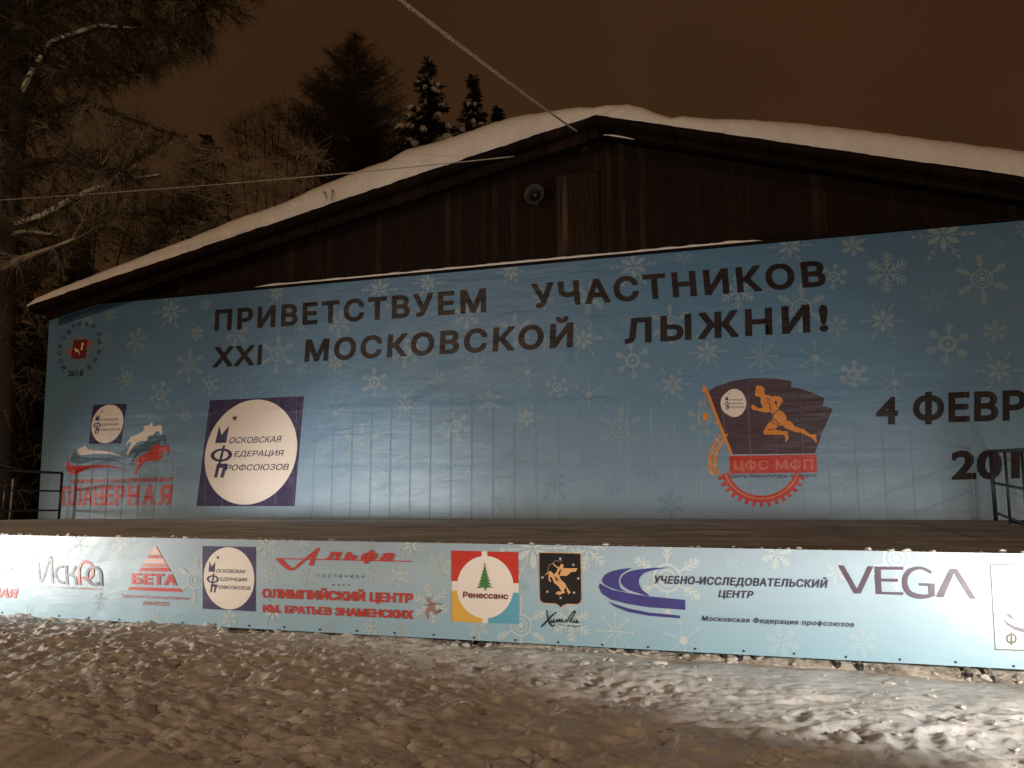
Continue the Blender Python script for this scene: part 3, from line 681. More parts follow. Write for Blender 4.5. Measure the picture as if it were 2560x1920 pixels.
def g(p):
    M = 'indigo'
    p.poly([(435,152),(330,165),(240,195),(203,240),(215,275),(280,310),(385,337),(345,308),(330,260),(340,215),(380,180)], M, 3, z4, 3)
    p.poly([(720,150),(600,152),(480,165),(400,185),(352,225),(350,270),(390,312),(470,345),(565,367),(510,320),(485,270),(490,230),(530,190),(620,165)], M, 3, z4, 3)
    p.poly([(185,270),(178,300),(200,350),(270,395),(400,430),(560,455),(840,475),(840,398),(560,370),(400,345),(280,320),(215,290)], M, 3, z4)
    p.poly([(248,412),(300,450),(400,490),(560,520),(800,540),(800,518),(560,495),(400,462),(300,430)], M, 3, z4)
    p.text('УЧЕБНО-ИССЛЕДОВАТЕЛЬСКИЙ', [(606,210),(597,272),(1936,243),(1925,306)], 'slate', 4, z4, bold=.03, track=1.1)
    p.text('ЦЕНТР', [(1106,322),(1095,378),(1368,330),(1357,386)], 'slate', 4, z4, bold=.03, track=1.08)
    p.text('Московская Федерация профсоюзов', [(974,519),(968,558),(2140,566),(2134,606)], 'slate', 4, z4, bold=.02, track=1.15)
fp('swoosh_logo', 'indigo ring swoosh beside dark italic lettering', g)
def g(p):
    p.poly([(233,182),(295,185),(437,435),(552,192),(612,195),(475,485),(405,483)], 'mauve', 3, z5)
    p.poly([(618,195),(930,200),(930,233),(690,230),(692,325),(870,325),(870,360),(692,355),(700,465),(930,470),(925,500),(637,490)], 'mauve', 3, z5)
    p.stroke([(1225,262),(1150,222),(1080,213),(1000,240),(950,310),(948,400),(990,475),(1070,510),(1160,515),(1238,500)], (30,34,54,60,54,34), 'mauve', 3, z5)
    p.poly([(1200,505),(1195,405),(1095,400),(1095,372),(1262,377),(1262,515)], 'mauve', 4, z5)
    p.poly([(1425,220),(1500,222),(1700,540),(1635,540),(1465,265),(1355,525),(1275,520)], 'mauve', 3, z5)
fp('wide_lettering', 'wide mauve capitals', g)
def g(p):
    p.poly([(1845,163),(2900,190),(2920,1115),(1900,1085)], 'black', 2, z5); p.poly([(1862,180),(2890,207),(2910,1100),(1912,1070)], 'cream', 3, z5)
    p.poly([(1980,730),(2030,790),(2110,830),(2212,855),(2500,870),(2500,920),(2212,902),(2110,870),(2030,820),(1992,770)], 'slate', 4, z5)
    p.poly([(2010,690),(2060,700),(2120,775),(2060,745),(2025,715)], 'slate', 4, z5)
    p.text('Ф', [(2015,900),(2015,1025),(2135,900),(2135,1025)], 'black', 4, z5, bold=.03)
fp('framed_logo', 'cream panel in a thin black frame with brown arc', g)
for i in range(46):
    x = fx0+.3+i*.43; zz = ext(fbl, fbr, x)+.028+random.uniform(-.006, .006)
    m2 = MB(); m2.tube([(x, YF-.006, zz), (x, YF+.004, zz)], .011, 8); m2.build('fixing_screw', RUBBERM, front)
for o in (_TO,): bpy.data.objects.remove(o)

# ------------------------------------------------------------------ ground
def spaced(a, b, c, d, st, far):
    L = [a-far*(1-i/14)**3 for i in range(14)]; Rr = [d+far*((i+1)/14)**3 for i in range(14)]
    return np.array(L+list(np.arange(a, d, st))+Rr)
gx = np.concatenate([np.array([-300,-180,-110,-70,-45,-32,-24,-19,-16,-14.5]), np.arange(-13.5, 6, .022), np.array([6.2,7,8.5,11,15,22,35,60,110,200,300])])
gy = np.concatenate([np.array([-60,-40,-25,-15,-8,-3,0,2,3,3.6]), np.arange(4.0, 8.7, .022), np.array([8.9,9.5,11,14,18,24,32,45,65,100,160,260,420])])
Xg, Yg = np.meshgrid(gx, gy)
GZ = 0.0
def ground_h(X, Y):
    rough = np.clip((2.5-X)/5.5, .50, 1.0)
    band = np.clip((Y-6.9)/0.8, 0, 1)*np.clip((X+5)/3, 0, 1)          # smoother packed strip near the stage
    rough = rough*(1-.55*band)
    h = .05*fbm(X*1.1, Y*1.1, 3, 3)
    h = h + rough*(.030*fbm(X*2.4, Y*3.2, 11, 4)+.044*np.abs(fbm(X*5.0, Y*6.0, 13, 4)))
    n = fbm(X*5.2, Y*6.5, 29, 3); h = h + rough*.03*np.clip(.22-np.abs(n), 0, 1)
    n2 = fbm(X*9, Y*12, 41, 3); h = h + rough*.045*np.clip(n2-.12, 0, 1)
    h = h + .018*fbm(X*15, Y*19, 57, 4)*(.35+rough)
    n3 = fbm(X*2.6+.4*Y, Y*7.5, 83, 3); h = h + .016*np.clip(n3-.02, 0, 1)*(.4+.6*rough)
    left = np.clip((-X-4)/4, 0, 1); bank = np.clip((Y-7.0)/.9, 0, 1)
    h = h - .0135*X - .035*left*bank - .02*np.clip((Y-7.3)/.6, 0, 1)
    return h
H = ground_h(Xg, Yg)
mask = np.clip((Xg+15)/1, 0, 1)*np.clip((6.5-Xg)/.5, 0, 1)*np.clip((Yg-3)/1, 0, 1)*np.clip((9.2-Yg)/.5, 0, 1)
Zg = GZ + H*mask
# boot prints
for _ in range(620):
    cx, cy = rng.uniform(-11, 4), rng.uniform(4.0, 7.9); a = rng.uniform(0, math.pi); dp = rng.uniform(.010, .028)
    if cx > -2 and cy > 6.9: continue
    i0, i1 = np.searchsorted(gx, [cx-.3, cx+.3]); j0, j1 = np.searchsorted(gy, [cy-.3, cy+.3])
    dx = Xg[j0:j1, i0:i1]-cx; dy = Yg[j0:j1, i0:i1]-cy
    u = (dx*math.cos(a)+dy*math.sin(a))/.15; v = (-dx*math.sin(a)+dy*math.cos(a))/.062
    r = np.sqrt(u*u+v*v); Zg[j0:j1, i0:i1] += -dp*np.clip(1.3-r, 0, 1)**.7*(r < 1.3)+.35*dp*np.exp(-((r-1.5)/.25)**2)
nx, ny = len(gx), len(gy)
me = bpy.data.meshes.new('snow_ground')
V = np.stack([Xg, Yg, Zg], -1).reshape(-1, 3); idx = np.arange(nx*ny).reshape(ny, nx)
Q = np.stack([idx[:-1, :-1], idx[:-1, 1:], idx[1:, 1:], idx[1:, :-1]], -1).reshape(-1, 4)
me.vertices.add(len(V)); me.vertices.foreach_set('co', V.ravel()); me.loops.add(Q.size); me.loops.foreach_set('vertex_index', Q.ravel())
me.polygons.add(len(Q)); me.polygons.foreach_set('loop_start', np.arange(0, Q.size, 4)); me.polygons.foreach_set('loop_total', np.full(len(Q), 4))
me.polygons.foreach_set('use_smooth', np.ones(len(Q), bool)); me.update(); me.validate()
gr = link('snow_ground', me, [TRODDEN]); gr['kind'] = 'structure'
def gh(x, y):
    i = min(max(np.searchsorted(gx, x), 1), nx-1); j = min(max(np.searchsorted(gy, y), 1), ny-1); return float(Zg[j, i])
bm = bmesh.new(); bmesh.ops.create_icosphere(bm, subdivisions=2, radius=1); IV = np.array([v.co[:] for v in bm.verts]); IF = [tuple(v.index for v in q.verts) for q in bm.faces]; bm.free()
class Lumps:
    def __init__(s): s.V = []; s.F = []; s.n = 0
    def add(s, c, r, fl=.7):
        sc = np.array([r*rng.uniform(.7, 1.4), r*rng.uniform(.7, 1.3), r*fl*rng.uniform(.7, 1.2)])
        o = rng.uniform(0, 50, 3)
        d = 1+1.15*fbm(IV[:, 0]*1.7+o[0]+IV[:, 2]*.7, IV[:, 1]*1.7+o[1]-IV[:, 2]*.9, int(o[2]*9), 4)
        v = IV*d[:, None]*sc
        a = rng.uniform(0, 6.28); ca, sa = math.cos(a), math.sin(a)
        v = np.stack([v[:, 0]*ca-v[:, 1]*sa, v[:, 0]*sa+v[:, 1]*ca, v[:, 2]], -1)+np.array(c)
        s.V.append(v); s.F += [tuple(i+s.n for i in q) for q in IF]; s.n += len(IV)
    def build(s, name, mat): return pyd(name, np.concatenate(s.V), s.F, [mat], None, True)
L = Lumps()
for _ in range(2600):
    x = rng.uniform(-11, 4); y = rng.uniform(4.1, 7.85)
    if rng.random() > np.clip((2.5-x)/7, .18, 1): continue
    r = min(.06, .007+.010*rng.exponential()); L.add((x, y, gh(x, y)-r*.05), r, .6)
tag(L.build('snow_clods', CLOD), kind='stuff')

# ------------------------------------------------------------------ stage
dzf = ext(ftl, ftr, -3)-.02; dzb = bl.z-.0
DXL, DXR = -16.9, 3.95
stage = empty('stage', ((DXL+DXR)/2, YF+.02, GZ), 'wide low open air stage with a snow dusted deck below the blue backdrop', 'stage')
mb = MB()
zf0, zf1 = FC[3][1]-.012, FC[2][1]-.012
z0b, z1b = bl.z-.002, ext(bl, b_r, DXR)-.002
mb.hexa([(DXL, YF+.02, zf0-.1), (2.75, YF+.02, zf1-.1), (DXR, YB-.01, z1b-.1), (DXL, YB-.01, z0b-.1), (DXL, YF+.02, zf0), (2.75, YF+.02, zf1), (DXR, YB-.01, z1b), (DXL, YB-.01, z0b)])
t = NT('snowy_deck')
s1 = t.noise(t.mapped((.55, 4.0, 1)), 1.2, 7, .7, .5); s2 = t.noise(t.mapped((1, 1, 1)), .9, 5, .6)
P = t.n('ShaderNodeSeparateXYZ'); t.l(t.pos(), P.inputs[0])
lf = t.math('MULTIPLY', t.math('SUBTRACT', -4.0, P.outputs[0]), .012)
ff = t.math('ADD', t.math('ADD', t.math('MULTIPLY', s1, .8), t.math('MULTIPLY', s2, .32)), lf)
t.col(t.ramp(ff, [(.38, (.23, .205, .175)), (.52, (.40, .375, .34)), (.62, (.70, .68, .65))])); t.rough(.7); t.bump(s1, .8, .03)
mb.build('deck', t.m, stage)
mb = MB()
for i in range(12):
    xx = DXL+.8+i*1.65; mb.box((xx, YF+.12, .05), (xx+.08, YB-.3, zf0-.13))
mb.build('substructure', TRIM, stage)
legs = [1534,1575,1808,1848,2090,2146,2417,2470, 842,876,645,668, 1172,1206]
for px in legs:
    gxp = at(px, 1620, YF+.09).x; zg = gh(gxp, YF+.09)
    m2 = MB(); m2.tube([(gxp, YF+.09, zg+.05), (gxp, YF+.09, .6)], .021, 10); lg = m2.build('leg', ZINC, stage, True)
    m2 = MB(); m2.tube([(gxp, YF+.09, zg-.04), (gxp, YF+.09, zg+.055)], .034, 12); ft = m2.build('foot', RUBBERM, None, True); ft.parent = lg
bx = np.arange(-11.5, 3.4, .02); by = np.linspace(YF+.03, YF+.85, 34); BX, BY = np.meshgrid(bx, by)
kk = np.clip((BY-YF-.03)/.30, 0, 1); gl = np.array([gh(x, YF+.02) for x in bx])[None, :]
BZ = gl-.03+kk**.7*(.15+.09*fbm(BX*2.2, BY*2.6, 71, 3))+.05*fbm(BX*7, BY*8, 77, 3)*np.clip(kk*2, .2, 1)+.02*np.abs(fbm(BX*17, BY*17, 79, 2))
n1, n2 = len(bx), len(by); idb = np.arange(n1*n2).reshape(n2, n1)
QB = np.stack([idb[:-1, :-1], idb[:-1, 1:], idb[1:, 1:], idb[1:, :-1]], -1).reshape(-1, 4)
tag(pyd('snow_bank', np.stack([BX, BY, BZ], -1).reshape(-1, 3), QB.tolist(), [RUBBLE], None, True), kind='stuff')
L = Lumps()
for _ in range(260):
    x = rng.uniform(-11, 3.3); y = YF+rng.uniform(.0, .25); r = min(.05, .012+.012*rng.exponential()); L.add((x, y, gh(x, YF+.02)+max(0, y-YF-.03)*.4+r*.2), r, .6)
tag(L.build('icy_rubble', CLOD), kind='stuff')
L = Lumps()
for _ in range(700):
    x = rng.uniform(-16, 2.7) if rng.random() < .6 else rng.uniform(-9.5, -5); y = YF+.05+abs(rng.normal(0, .09)); r = min(.035, .006+.007*rng.exponential())
    L.add((x, y, zf0+(zf1-zf0)*(x-DXL)/(2.75-DXL)+r*.3), r)
for _ in range(260):
    x = rng.uniform(-16, 3.2); y = rng.uniform(8.3, 16.2); zd = zf0+(z0b-zf0)*(y-YF)/(YB-YF); r = rng.uniform(.008, .03)
    L.add((x, y, zd+r*.1), r, .45)
for _ in range(120):
    x = rng.uniform(-16.5, 3.6); r = rng.uniform(.015, .05); L.add((x, YB-.06, z0b+r*.1), r, .45)
tag(L.build('snow_crumbs', CLOD), kind='stuff')

# railings at both ends
def railing(name, label, p0, p1, hts, topround):
    p0, p1 = Vector(p0), Vector(p1); rt = empty(name, p0, label, 'railing', 'railings at the stage ends')
    n = 6
    for i in range(n):
        b = p0.lerp(p1, i/(n-1)); m2 = MB()
        m2.tube([b, b+Vector((0, 0, hts[0]))], .035 if i in (0, n-1) else .022, 8); m2.build('post', STEEL, rt, True)
    for h in hts:
        m2 = MB(); a = p0+Vector((0, 0, h)); b = p1+Vector((0, 0, h)); m2.tube([a, a.lerp(b, .5), b], .03 if h == hts[0] else .022, 8); m2.build('rail', STEEL, rt, True)
    return rt
pl = at(147, 1297, YB-.25); railing('railing', 'black pipe railing at the left end of the stage by the dark trees', (pl.x, YB-.25, z0b), (pl.x-.1, YF+.5, zf0), (1.12, .68, .22), True)
prr = at(2490, 1302, YB-.25); railing('railing', 'black pipe railing at the right end of the stage before the year 2018', (prr.x, YB-.25, z1b), (3.1, YF+1.2, zf1-.25), tuple(at(2475, y, YB-.25).z-z1b for y in (1128, 1207, 1281)), True)
q = at(24, 1285, 17.5); m2 = MB(); m2.tube([(q.x, 17.5, GZ-.2), (q.x+.02, 17.5, at(28, 1197, 17.5).z)], .03, 8)
tag(m2.build('pole', ZINC), 'thin pale pole standing behind the left railing', 'pole')

# unseen floodlight housings; plates added to cut light off the ground and backdrop
for k, (loc, tgt, pw, sz, rad, lo, hi) in enumerate(FLOODS):
    f_ = Vector((tgt[0]-loc[0], tgt[1]-loc[1], 0)).normalized(); r_ = Vector((f_.y, -f_.x, 0)); o = Vector(loc)
    side = ('right', 'left')[k]
    fl = empty('floodlight', (loc[0], loc[1], GZ), f'black visored floodlight on a stand past the {side} end of the front banner', 'floodlight', 'floodlights before the stage')
    pt = lambda a, b, c: o+f_*a+r_*b+Vector((0, 0, c))
    d0 = .07/math.tan(R(lo)); d1 = .12/math.tan(R(hi+25))
    m2 = MB()
    m2.hexa([pt(-.14, -.3, -.08), pt(-.14, .3, -.08), pt(-.10, .3, -.08), pt(-.10, -.3, -.08), pt(-.14, -.3, .13), pt(-.14, .3, .13), pt(-.10, .3, .13), pt(-.10, -.3, .13)])
    m2.build('housing', RUBBERM, fl)
    m2 = MB(); m2.hexa([pt(-.10, -.45, -.08), pt(-.10, .45, -.08), pt(d0, .45, -.08), pt(d0, -.45, -.08), pt(-.10, -.45, -.07), pt(-.10, .45, -.07), pt(d0, .45, -.07), pt(d0, -.45, -.07)])
    m2.build('added_baffle', RUBBERM, fl)
    m2 = MB(); m2.hexa([pt(-.10, -.45, .12), pt(-.10, .45, .12), pt(d1, .45, .12), pt(d1, -.45, .12), pt(-.10, -.45, .13), pt(-.10, .45, .13), pt(d1, .45, .13), pt(d1, -.45, .13)])
    m2.build('added_baffle', RUBBERM, fl)
    m2 = MB(); m2.tube([o+Vector((0, 0, -.09))-f_*.12, Vector((loc[0], loc[1], gh(loc[0], loc[1])))-f_*.12], .02, 8); m2.build('stand', RUBBERM, fl)

# ------------------------------------------------------------------ pavilion
YG = YB+.12; YO = YB-.65           # gable wall, roof front edge
eL = at(72, 766, YO); rd = at(1490, 291, YO); eR0 = at(2560, 446, YO)
sr = (eR0.z-rd.z)/(eR0.x-rd.x); XE = 10.5; eR = Vector((XE, YO, rd.z+sr*(XE-rd.x)))
pav = empty('pavilion', (rd.x, YG, GZ), 'dark timber gabled pavilion with snow covered roof behind the stage', 'building')
YBK = YG+8
def roofz(x, d=0):
    return (eL.z+(rd.z-eL.z)*(x-eL.x)/(rd.x-eL.x) if x < rd.x else rd.z+sr*(x-rd.x))-d
mb = MB(); wl, wr = eL.x+.5, XE-.5
n0 = [(wl, GZ-.1), (wr, GZ-.1), (wr, roofz(wr, .2)), (rd.x, rd.z-.2), (wl, roofz(wl, .2))]
V = [(x, YG, z) for x, z in n0]+[(x, YG+.1, z) for x, z in n0]; Fc = [(0,1,2,3,4), (9,8,7,6,5)]+[(i, i+5, (i+1) % 5+5, (i+1) % 5) for i in range(5)]
rel(pyd('gable_wall', V, Fc, [WOOD], pav))
mb = MB(); mb.box((wl, YG+.1, GZ-.1), (wl+.1, YBK, roofz(wl, .22))); mb.build('side_wall', WOOD, pav)
mb = MB(); mb.box((wr-.1, YG+.1, GZ-.1), (wr, YBK, roofz(wr, .22))); mb.build('side_wall', WOOD, pav)
mb = MB(); mb.box((wl+.1, YBK-.1, GZ-.1), (wr-.1, YBK, roofz(wl, .22))); mb.build('back_wall', WOOD, pav)
for a, b in ((eL, rd), (rd, eR)):
    m2 = MB(); m2.hexa([(a.x, YO+.04, a.z-.13), (b.x, YO+.04, b.z-.13), (b.x, YBK+.5, b.z-.13), (a.x, YBK+.5, a.z-.13), (a.x, YO+.04, a.z), (b.x, YO+.04, b.z), (b.x, YBK+.5, b.z), (a.x, YBK+.5, a.z)])
    rf = m2.build('roof', TRIM, pav)
    m2 = MB(); m2.hexa([(a.x, YO, a.z-.10), (b.x, YO, b.z-.10), (b.x, YO+.038, b.z-.10), (a.x, YO+.038, a.z-.10), (a.x, YO, a.z+.01), (b.x, YO, b.z+.01), (b.x, YO+.038, b.z+.01), (a.x, YO+.038, a.z+.01)])
    fa = m2.build('fascia', TRIM, None); fa.parent = rf; fa.matrix_parent_inverse = Matrix.Identity(4); fa.location = -pav.location; fa.location = (0, 0, 0)
    # barge board lower and further back
    m2 = MB(); m2.hexa([(a.x+.3, YO+.25, a.z-.34), (b.x, YO+.25, b.z-.34), (b.x, YO+.30, b.z-.34), (a.x+.3, YO+.30, a.z-.34), (a.x+.3, YO+.25, a.z-.135), (b.x, YO+.25, b.z-.135), (b.x, YO+.30, b.z-.135), (a.x+.3, YO+.30, a.z-.135)])
    m2.build('barge_board', TRIM, pav)
# ledge above the backdrop
lz = lambda x: tl.z+(zt-tl.z)*(x-tl.x)/(XR-tl.x)
m2 = MB(); a, b = tl.x-.1, XE-.4
m2.hexa([(a, YB-.07, lz(a)+.005), (b, YB-.07, lz(b)+.005), (b, YG-.002, lz(b)+.005), (a, YG-.002, lz(a)+.005), (a, YB-.07, lz(a)+.05), (b, YB-.07, lz(b)+.05), (b, YG-.002, lz(b)+.05), (a, YG-.002, lz(a)+.05)])
m2.build('ledge', TRIM, pav)
# hatch in the gable
c = [at(x, y, YG-.02) for x, y in ((1388,438),(1499,425),(1500,630),(1392,642))]
m2 = MB(); x0, x1 = c[0].x, c[1].x; hz0, hz1 = (c[3].z+c[2].z)/2, (c[0].z+c[1].z)/2
m2.box((x0+.03, YG-.02, hz0), (x1-.03, YG-.002, hz1-.03)); hatch = m2.build('hatch', woodmat('hatch_boards', (.015, .008, .0045), (.10, .062, .034), .12), pav)
m2 = MB(); m2.box((x0, YG-.03, hz0), (x0+.03, YG-.002, hz1)); m2.box((x1-.03, YG-.03, hz0), (x1, YG-.002, hz1)); m2.box((x0+.031, YG-.03, hz1-.03), (x1-.031, YG-.002, hz1))
fr = m2.build('hatch_frame', TRIM, None); fr.parent = hatch
v = at(1465, 375, YG); m2 = MB(); m2.tube([(v.x, YG-.03, v.z), (v.x, YG+.0, v.z)], .075, 16); m2.build('vent', RUBBERM, pav)
# loudspeaker horn
h = at(1335, 484, YG-.32); hs = empty('horn_speaker', (h.x, YG, h.z), 'round grey horn loudspeaker mounted on the dark gable beside the hatch', 'loudspeaker')
N = 28; prof = [(.215,-.0),(.19,.015),(.14,.07),(.10,.13),(.08,.2)]
V = []; Fc = []
for r_, d in prof+[(.085,.21),(.11,.14),(.15,.075),(.22,.012)]:
    V += [(h.x+r_*math.cos(2*math.pi*j/N), YG-.32+d, h.z+r_*math.sin(2*math.pi*j/N)) for j in range(N)]
k = 9
for i in range(k):
    i2 = (i+1) % k
    Fc += [(i*N+j, i*N+(j+1) % N, i2*N+(j+1) % N, i2*N+j) for j in range(N)]
rel(pyd('horn', V, Fc, [HORN], hs, True))
m2 = MB(); m2.tube([(h.x, YG-.26, h.z), (h.x, YG-.20, h.z), (h.x, YG-.12, h.z)], (.055, .05, .03), 14); m2.build('centre_plug', HORN, hs, True)
m2 = MB(); m2.tube([(h.x, YG-.12, h.z), (h.x, YG-.02, h.z)], .07, 14); m2.build('driver', RUBBERM, hs, True)
m2 = MB(); m2.box((h.x-.04, YG-.10, h.z-.18), (h.x+.04, YG-.002, h.z-.08)); m2.build('bracket', STEEL, hs)

# roof snow: thick rounded blanket with the outline it has along the front edge
top = [(66,756),(90,738),(140,716),(230,680),(330,640),(410,608),(470,585),(530,560),(600,531),(660,512),(700,497),(780,458),(850,430),(900,410),(960,388),(1010,368),(1080,352),(1150,328),(1230,300),(1290,284),(1340,277),(1400,268),(1450,264),(1490,268),(1520,262),(1570,259),(1610,268),(1650,288),(1680,298),(1710,300),(1750,306),(1790,309),(1830,307),(1900,309),(2000,316),(2100,328),(2200,340),(2350,360),(2560,388)]
prof = []
for x, y in top:
    p = at(x, y, YO+(-.02 if x < 1000 else .12 if x < 1500 else .18 if x < 1700 else .38)); prof.append((p.x, max(p.z-roofz(p.x), .05)))
tb = 0.42
while prof[-1][0] < XE: prof.append((prof[-1][0]+.4, tb+.05*math.sin(prof[-1][0]*3)))
px_ = np.array([p[0] for p in prof]); pt_ = np.array([p[1] for p in prof])
xs = np.arange(eL.x-.06, XE, .05)
V = []; ss = [0, .012, .05, .11, .2, .32, .5, .8, 1.4, 2.2, 3.2, 4.5, 6, 7.5, 8.6]
rise = [.02, .38, .66, .82, .93, .98, 1, 1.0, 1.03, 1.03, 1.03, 1.03, 1.02, 1, .9]
for x in xs:
    th = float(np.interp(x, px_, pt_)); e = min(1, max(0.0, (x-eL.x+.06)/.18))**.5
    for s_, r_ in zip(ss, rise):
        nn = .045*float(fbm(np.array([x*3.1]), np.array([s_*4+r_*3]), 5, 3)[0])+.028*float(fbm(np.array([x*11.]), np.array([s_*9+r_*7]), 9, 2)[0])
        V.append((x, YO-.02+s_-.05*math.sin(r_*math.pi)*min(1, th*3)+nn*.9, roofz(x)+.012+max(0, th*r_*e+nn*min(r_*2, 1)*e)))
K = len(ss); nX = len(xs)
Fc = [(i*K+j, (i+1)*K+j, (i+1)*K+j+1, i*K+j+1) for i in range(nX-1) for j in range(K-1)]
tag(pyd('roof_snow', V, Fc, [SNOW], None, True), 'thick rounded blanket of snow lying along the pavilion roof', 'snow')
def snowstrip(name, pts, Y0, dep, th, label, seed):
    V = []; Fc = []; n = len(pts)
    for i, (x, z) in enumerate(pts):
        e = min(1, i/6, (n-1-i)/6)**.5 if 0 < i < n-1 else .02
        t_ = th*e*(1+.5*float(fbm(np.array([x*4.]), np.array([seed*3.1]), seed, 3)[0]))
        V += [(x, Y0, z), (x, Y0-.012*e, z+t_*.5), (x, Y0+.03, z+t_), (x, Y0+dep, z+t_*.9)]
    Fc = [(i*4+j, (i+1)*4+j, (i+1)*4+j+1, i*4+j+1) for i in range(n-1) for j in range(3)]
    tag(pyd(name, V, Fc, [SNOW], None, True), label, 'snow')
a, b = at(640, 716, YB).x, at(1910, 600, YB).x
snowstrip('ledge_snow', [(x, lz(x)+.051) for x in np.arange(a, b, .07)], YB-.068, .15, .055, 'thin line of snow along the ledge right above the blue backdrop', 3)
a, b = at(1508, 305, YO+.24).x, at(1588, 312, YO+.24).x
snowstrip('board_snow', [(x, roofz(x)-.134+.002-.16) for x in np.arange(a, b, .04)], YO+.20, .05, .05, 'short strip of snow caught on the barge board under the ridge', 5)

# cables
def cable(pts, r, name, label, mat=ROPE, seed=1):
    m2 = MB(); P = []; N = 90
    for i in range(N+1):
        t_ = i/N; a, b = Vector(pts[0]), Vector(pts[1]); p = a.lerp(b, t_); p.z -= pts[2]*4*t_*(1-t_)
        P.append(p)
    m2.tube(P, [(r[0]+(r[1]-r[0])*i/N)*(1+.25*float(fbm(np.array([i*.9]), np.array([seed*7.]), seed, 3)[0])) for i in range(N+1)], 8)
    tag(m2.build(name, mat, None, True), label, 'cable', 'cables tied to the gable')
cable([at(930, -55, 5.2), at(1452, 335, YG-.01), 0.03], (.017, .021), 'cable', 'thick snow coated cable slanting down across the sky to the gable peak')
cable([at(-350, 520, 11.5), at(1285, 391, YO-.02), .10], (.004, .013), 'cable', 'thin frosted cable running from the left trees to the roof slope', DIMSNOW, 4)
m2 = MB()
for x0, y0, x1, y1 in ((808,478,816,498),(832,474,829,500)):
    a, b = at(x0, y0, YO-.10), at(x1, y1, YO-.10); m2.tube([a, a.lerp(b, .5)+Vector((.03,-.02,0)), b], .010, 5)
m2.tube([at(808,478,YO-.10), at(820,500,YO+.05), at(832,474,YO-.10)], .008, 5)
tag(m2.build('fallen_twig', BARK), 'small dark forked twig stuck in the roof snow', 'twig')

# ------------------------------------------------------------------ trees
def P3(x, y, Y): return at(x, y, Y)
def rot_about(v, ax, a): return Matrix.Rotation(a, 3, ax) @ v
def spray(mb, c, d, n, ln, r, droop, spread, seg=2, side=3):
    for _ in range(n):
        v = (d + Vector((random.gauss(0, spread), random.gauss(0, spread), random.gauss(0, spread)))).normalized()
        l = ln*random.uniform(.5, 1.2); p = [c]; q = c.copy()
        for k in range(seg):
            v = (v+Vector((random.gauss(0, .22), random.gauss(0, .22), random.gauss(0, .22)-droop))).normalized(); q = q+v*(l/seg); p.append(q.copy())
        mb.tube(p, [r*(1-.7*i/seg) for i in range(seg+1)], side, False)
def inpoly(x, y, pg):
    c = False
    for i in range(len(pg)):
        (x1, y1), (x2, y2) = pg[i], pg[i-1]
        if (y1 > y) != (y2 > y) and x < (x2-x1)*(y-y1)/(y2-y1)+x1: c = not c
    return c
def sample(pg):
    xs_ = [p[0] for p in pg]; ys_ = [p[1] for p in pg]
    while True:
        x, y = random.uniform(min(xs_), max(xs_)), random.uniform(min(ys_), max(ys_))
        if inpoly(x, y, pg): return x, y
# --- big larch on the left
T = empty('larch', (P3(16, 1300, 18.2).x, 18.2, GZ), 'tall dark larch with drooping sprays and snow laden limbs at the left edge', 'tree', 'trees around the pavilion')
tr = [Vector((P3(5, 1300, 18.2).x, 18.2, GZ-.3)), P3(8, 900, 18.2), P3(22, 600, 18.2), P3(48, 260, 18.2), P3(50, -60, 18.2), P3(45, -420, 18.2)]
m2 = MB(); m2.tube(tr, [.34, .30, .27, .24, .20, .10], 12)
limbs = [[(50,255),(85,185),(130,112),(185,90),(250,68),(340,75),(450,88)], [(20,575),(110,545),(180,505),(230,480),(300,455),(400,440)], [(5,690),(50,655),(140,622),(190,600)],
         [(30,300),(210,250),(300,290),(420,330),(468,342)], [(40,60),(200,-20),(400,-10),(560,20)], [(30,420),(130,400),(250,420),(330,440)], [(10,600),(70,582),(150,592)],
         [(0,780),(50,720),(120,690)], [(48,150),(150,180),(280,190),(380,175)]]
LS = []
for i, lb in enumerate(limbs):
    dy = random.uniform(-1.6, 1.2); q = [P3(x, y, 18.2+dy*k/(len(lb)-1)) for k, (x, y) in enumerate(lb)]
    rr = [0.115*(1-.75*k/(len(q)-1)) for k in range(len(q))]; m2.tube(q, rr, 7)
    for k in range(len(q)-1):
        for t_ in (0, .33, .66): LS.append(q[k].lerp(q[k+1], t_))
    if i in (0, 1, 2, 6):
        kk = len(q) if i != 0 else 6
        m3 = MB(); m3.tube([p+Vector((0, -.05, r_*.6+.01)) for p, r_ in zip(q[:kk], rr)], [max(.03, r_*1.05)*random.uniform(.75, 1.1) for r_ in rr[:kk]], 7); m3.build('limb_snow', SNOW if i < 2 else DIMSNOW, T, True)  # lower limbs take greyer snow, their weaker light put into the colour
m2.build('trunk', BARK, T, True)
up = [(-150,-120),(660,-120),(640,0),(600,70),(550,80),(520,120),(440,160),(400,185),(330,195),(280,225),(210,250),(160,300),(60,350),(-150,350)]
lo = [(-150,350),(60,340),(200,262),(330,290),(470,340),(410,385),(330,400),(395,440),(340,520),(240,590),(100,680),(0,760),(-150,800)]
cr0 = MB(); cr1 = MB()
for pg, n, L_ in ((up, 900, .62), (lo, 480, .52)):
    for _ in range(n):
        cr = cr1 if (pg is lo and random.random() < .4) or random.random() < .05 else cr0
        x, y = sample(pg); c = P3(x, y, random.uniform(17.0, 20.5)); b = min(LS, key=lambda p: (p-c).length_squared)
        mid = b.lerp(c, .5)+Vector((random.gauss(0, .1), random.gauss(0, .1), .12)); cr.tube([b, mid, c], [.018, .013, .009], 3, False)
        d = (c-b).normalized(); spray(cr, c, d, 13, L_, .0095, .30, .55)
        spray(cr, mid, d, 7, L_, .009, .30, .65)
cr0.build('crown', PINE, T); cr1.build('frosted_spray', FROST, T)
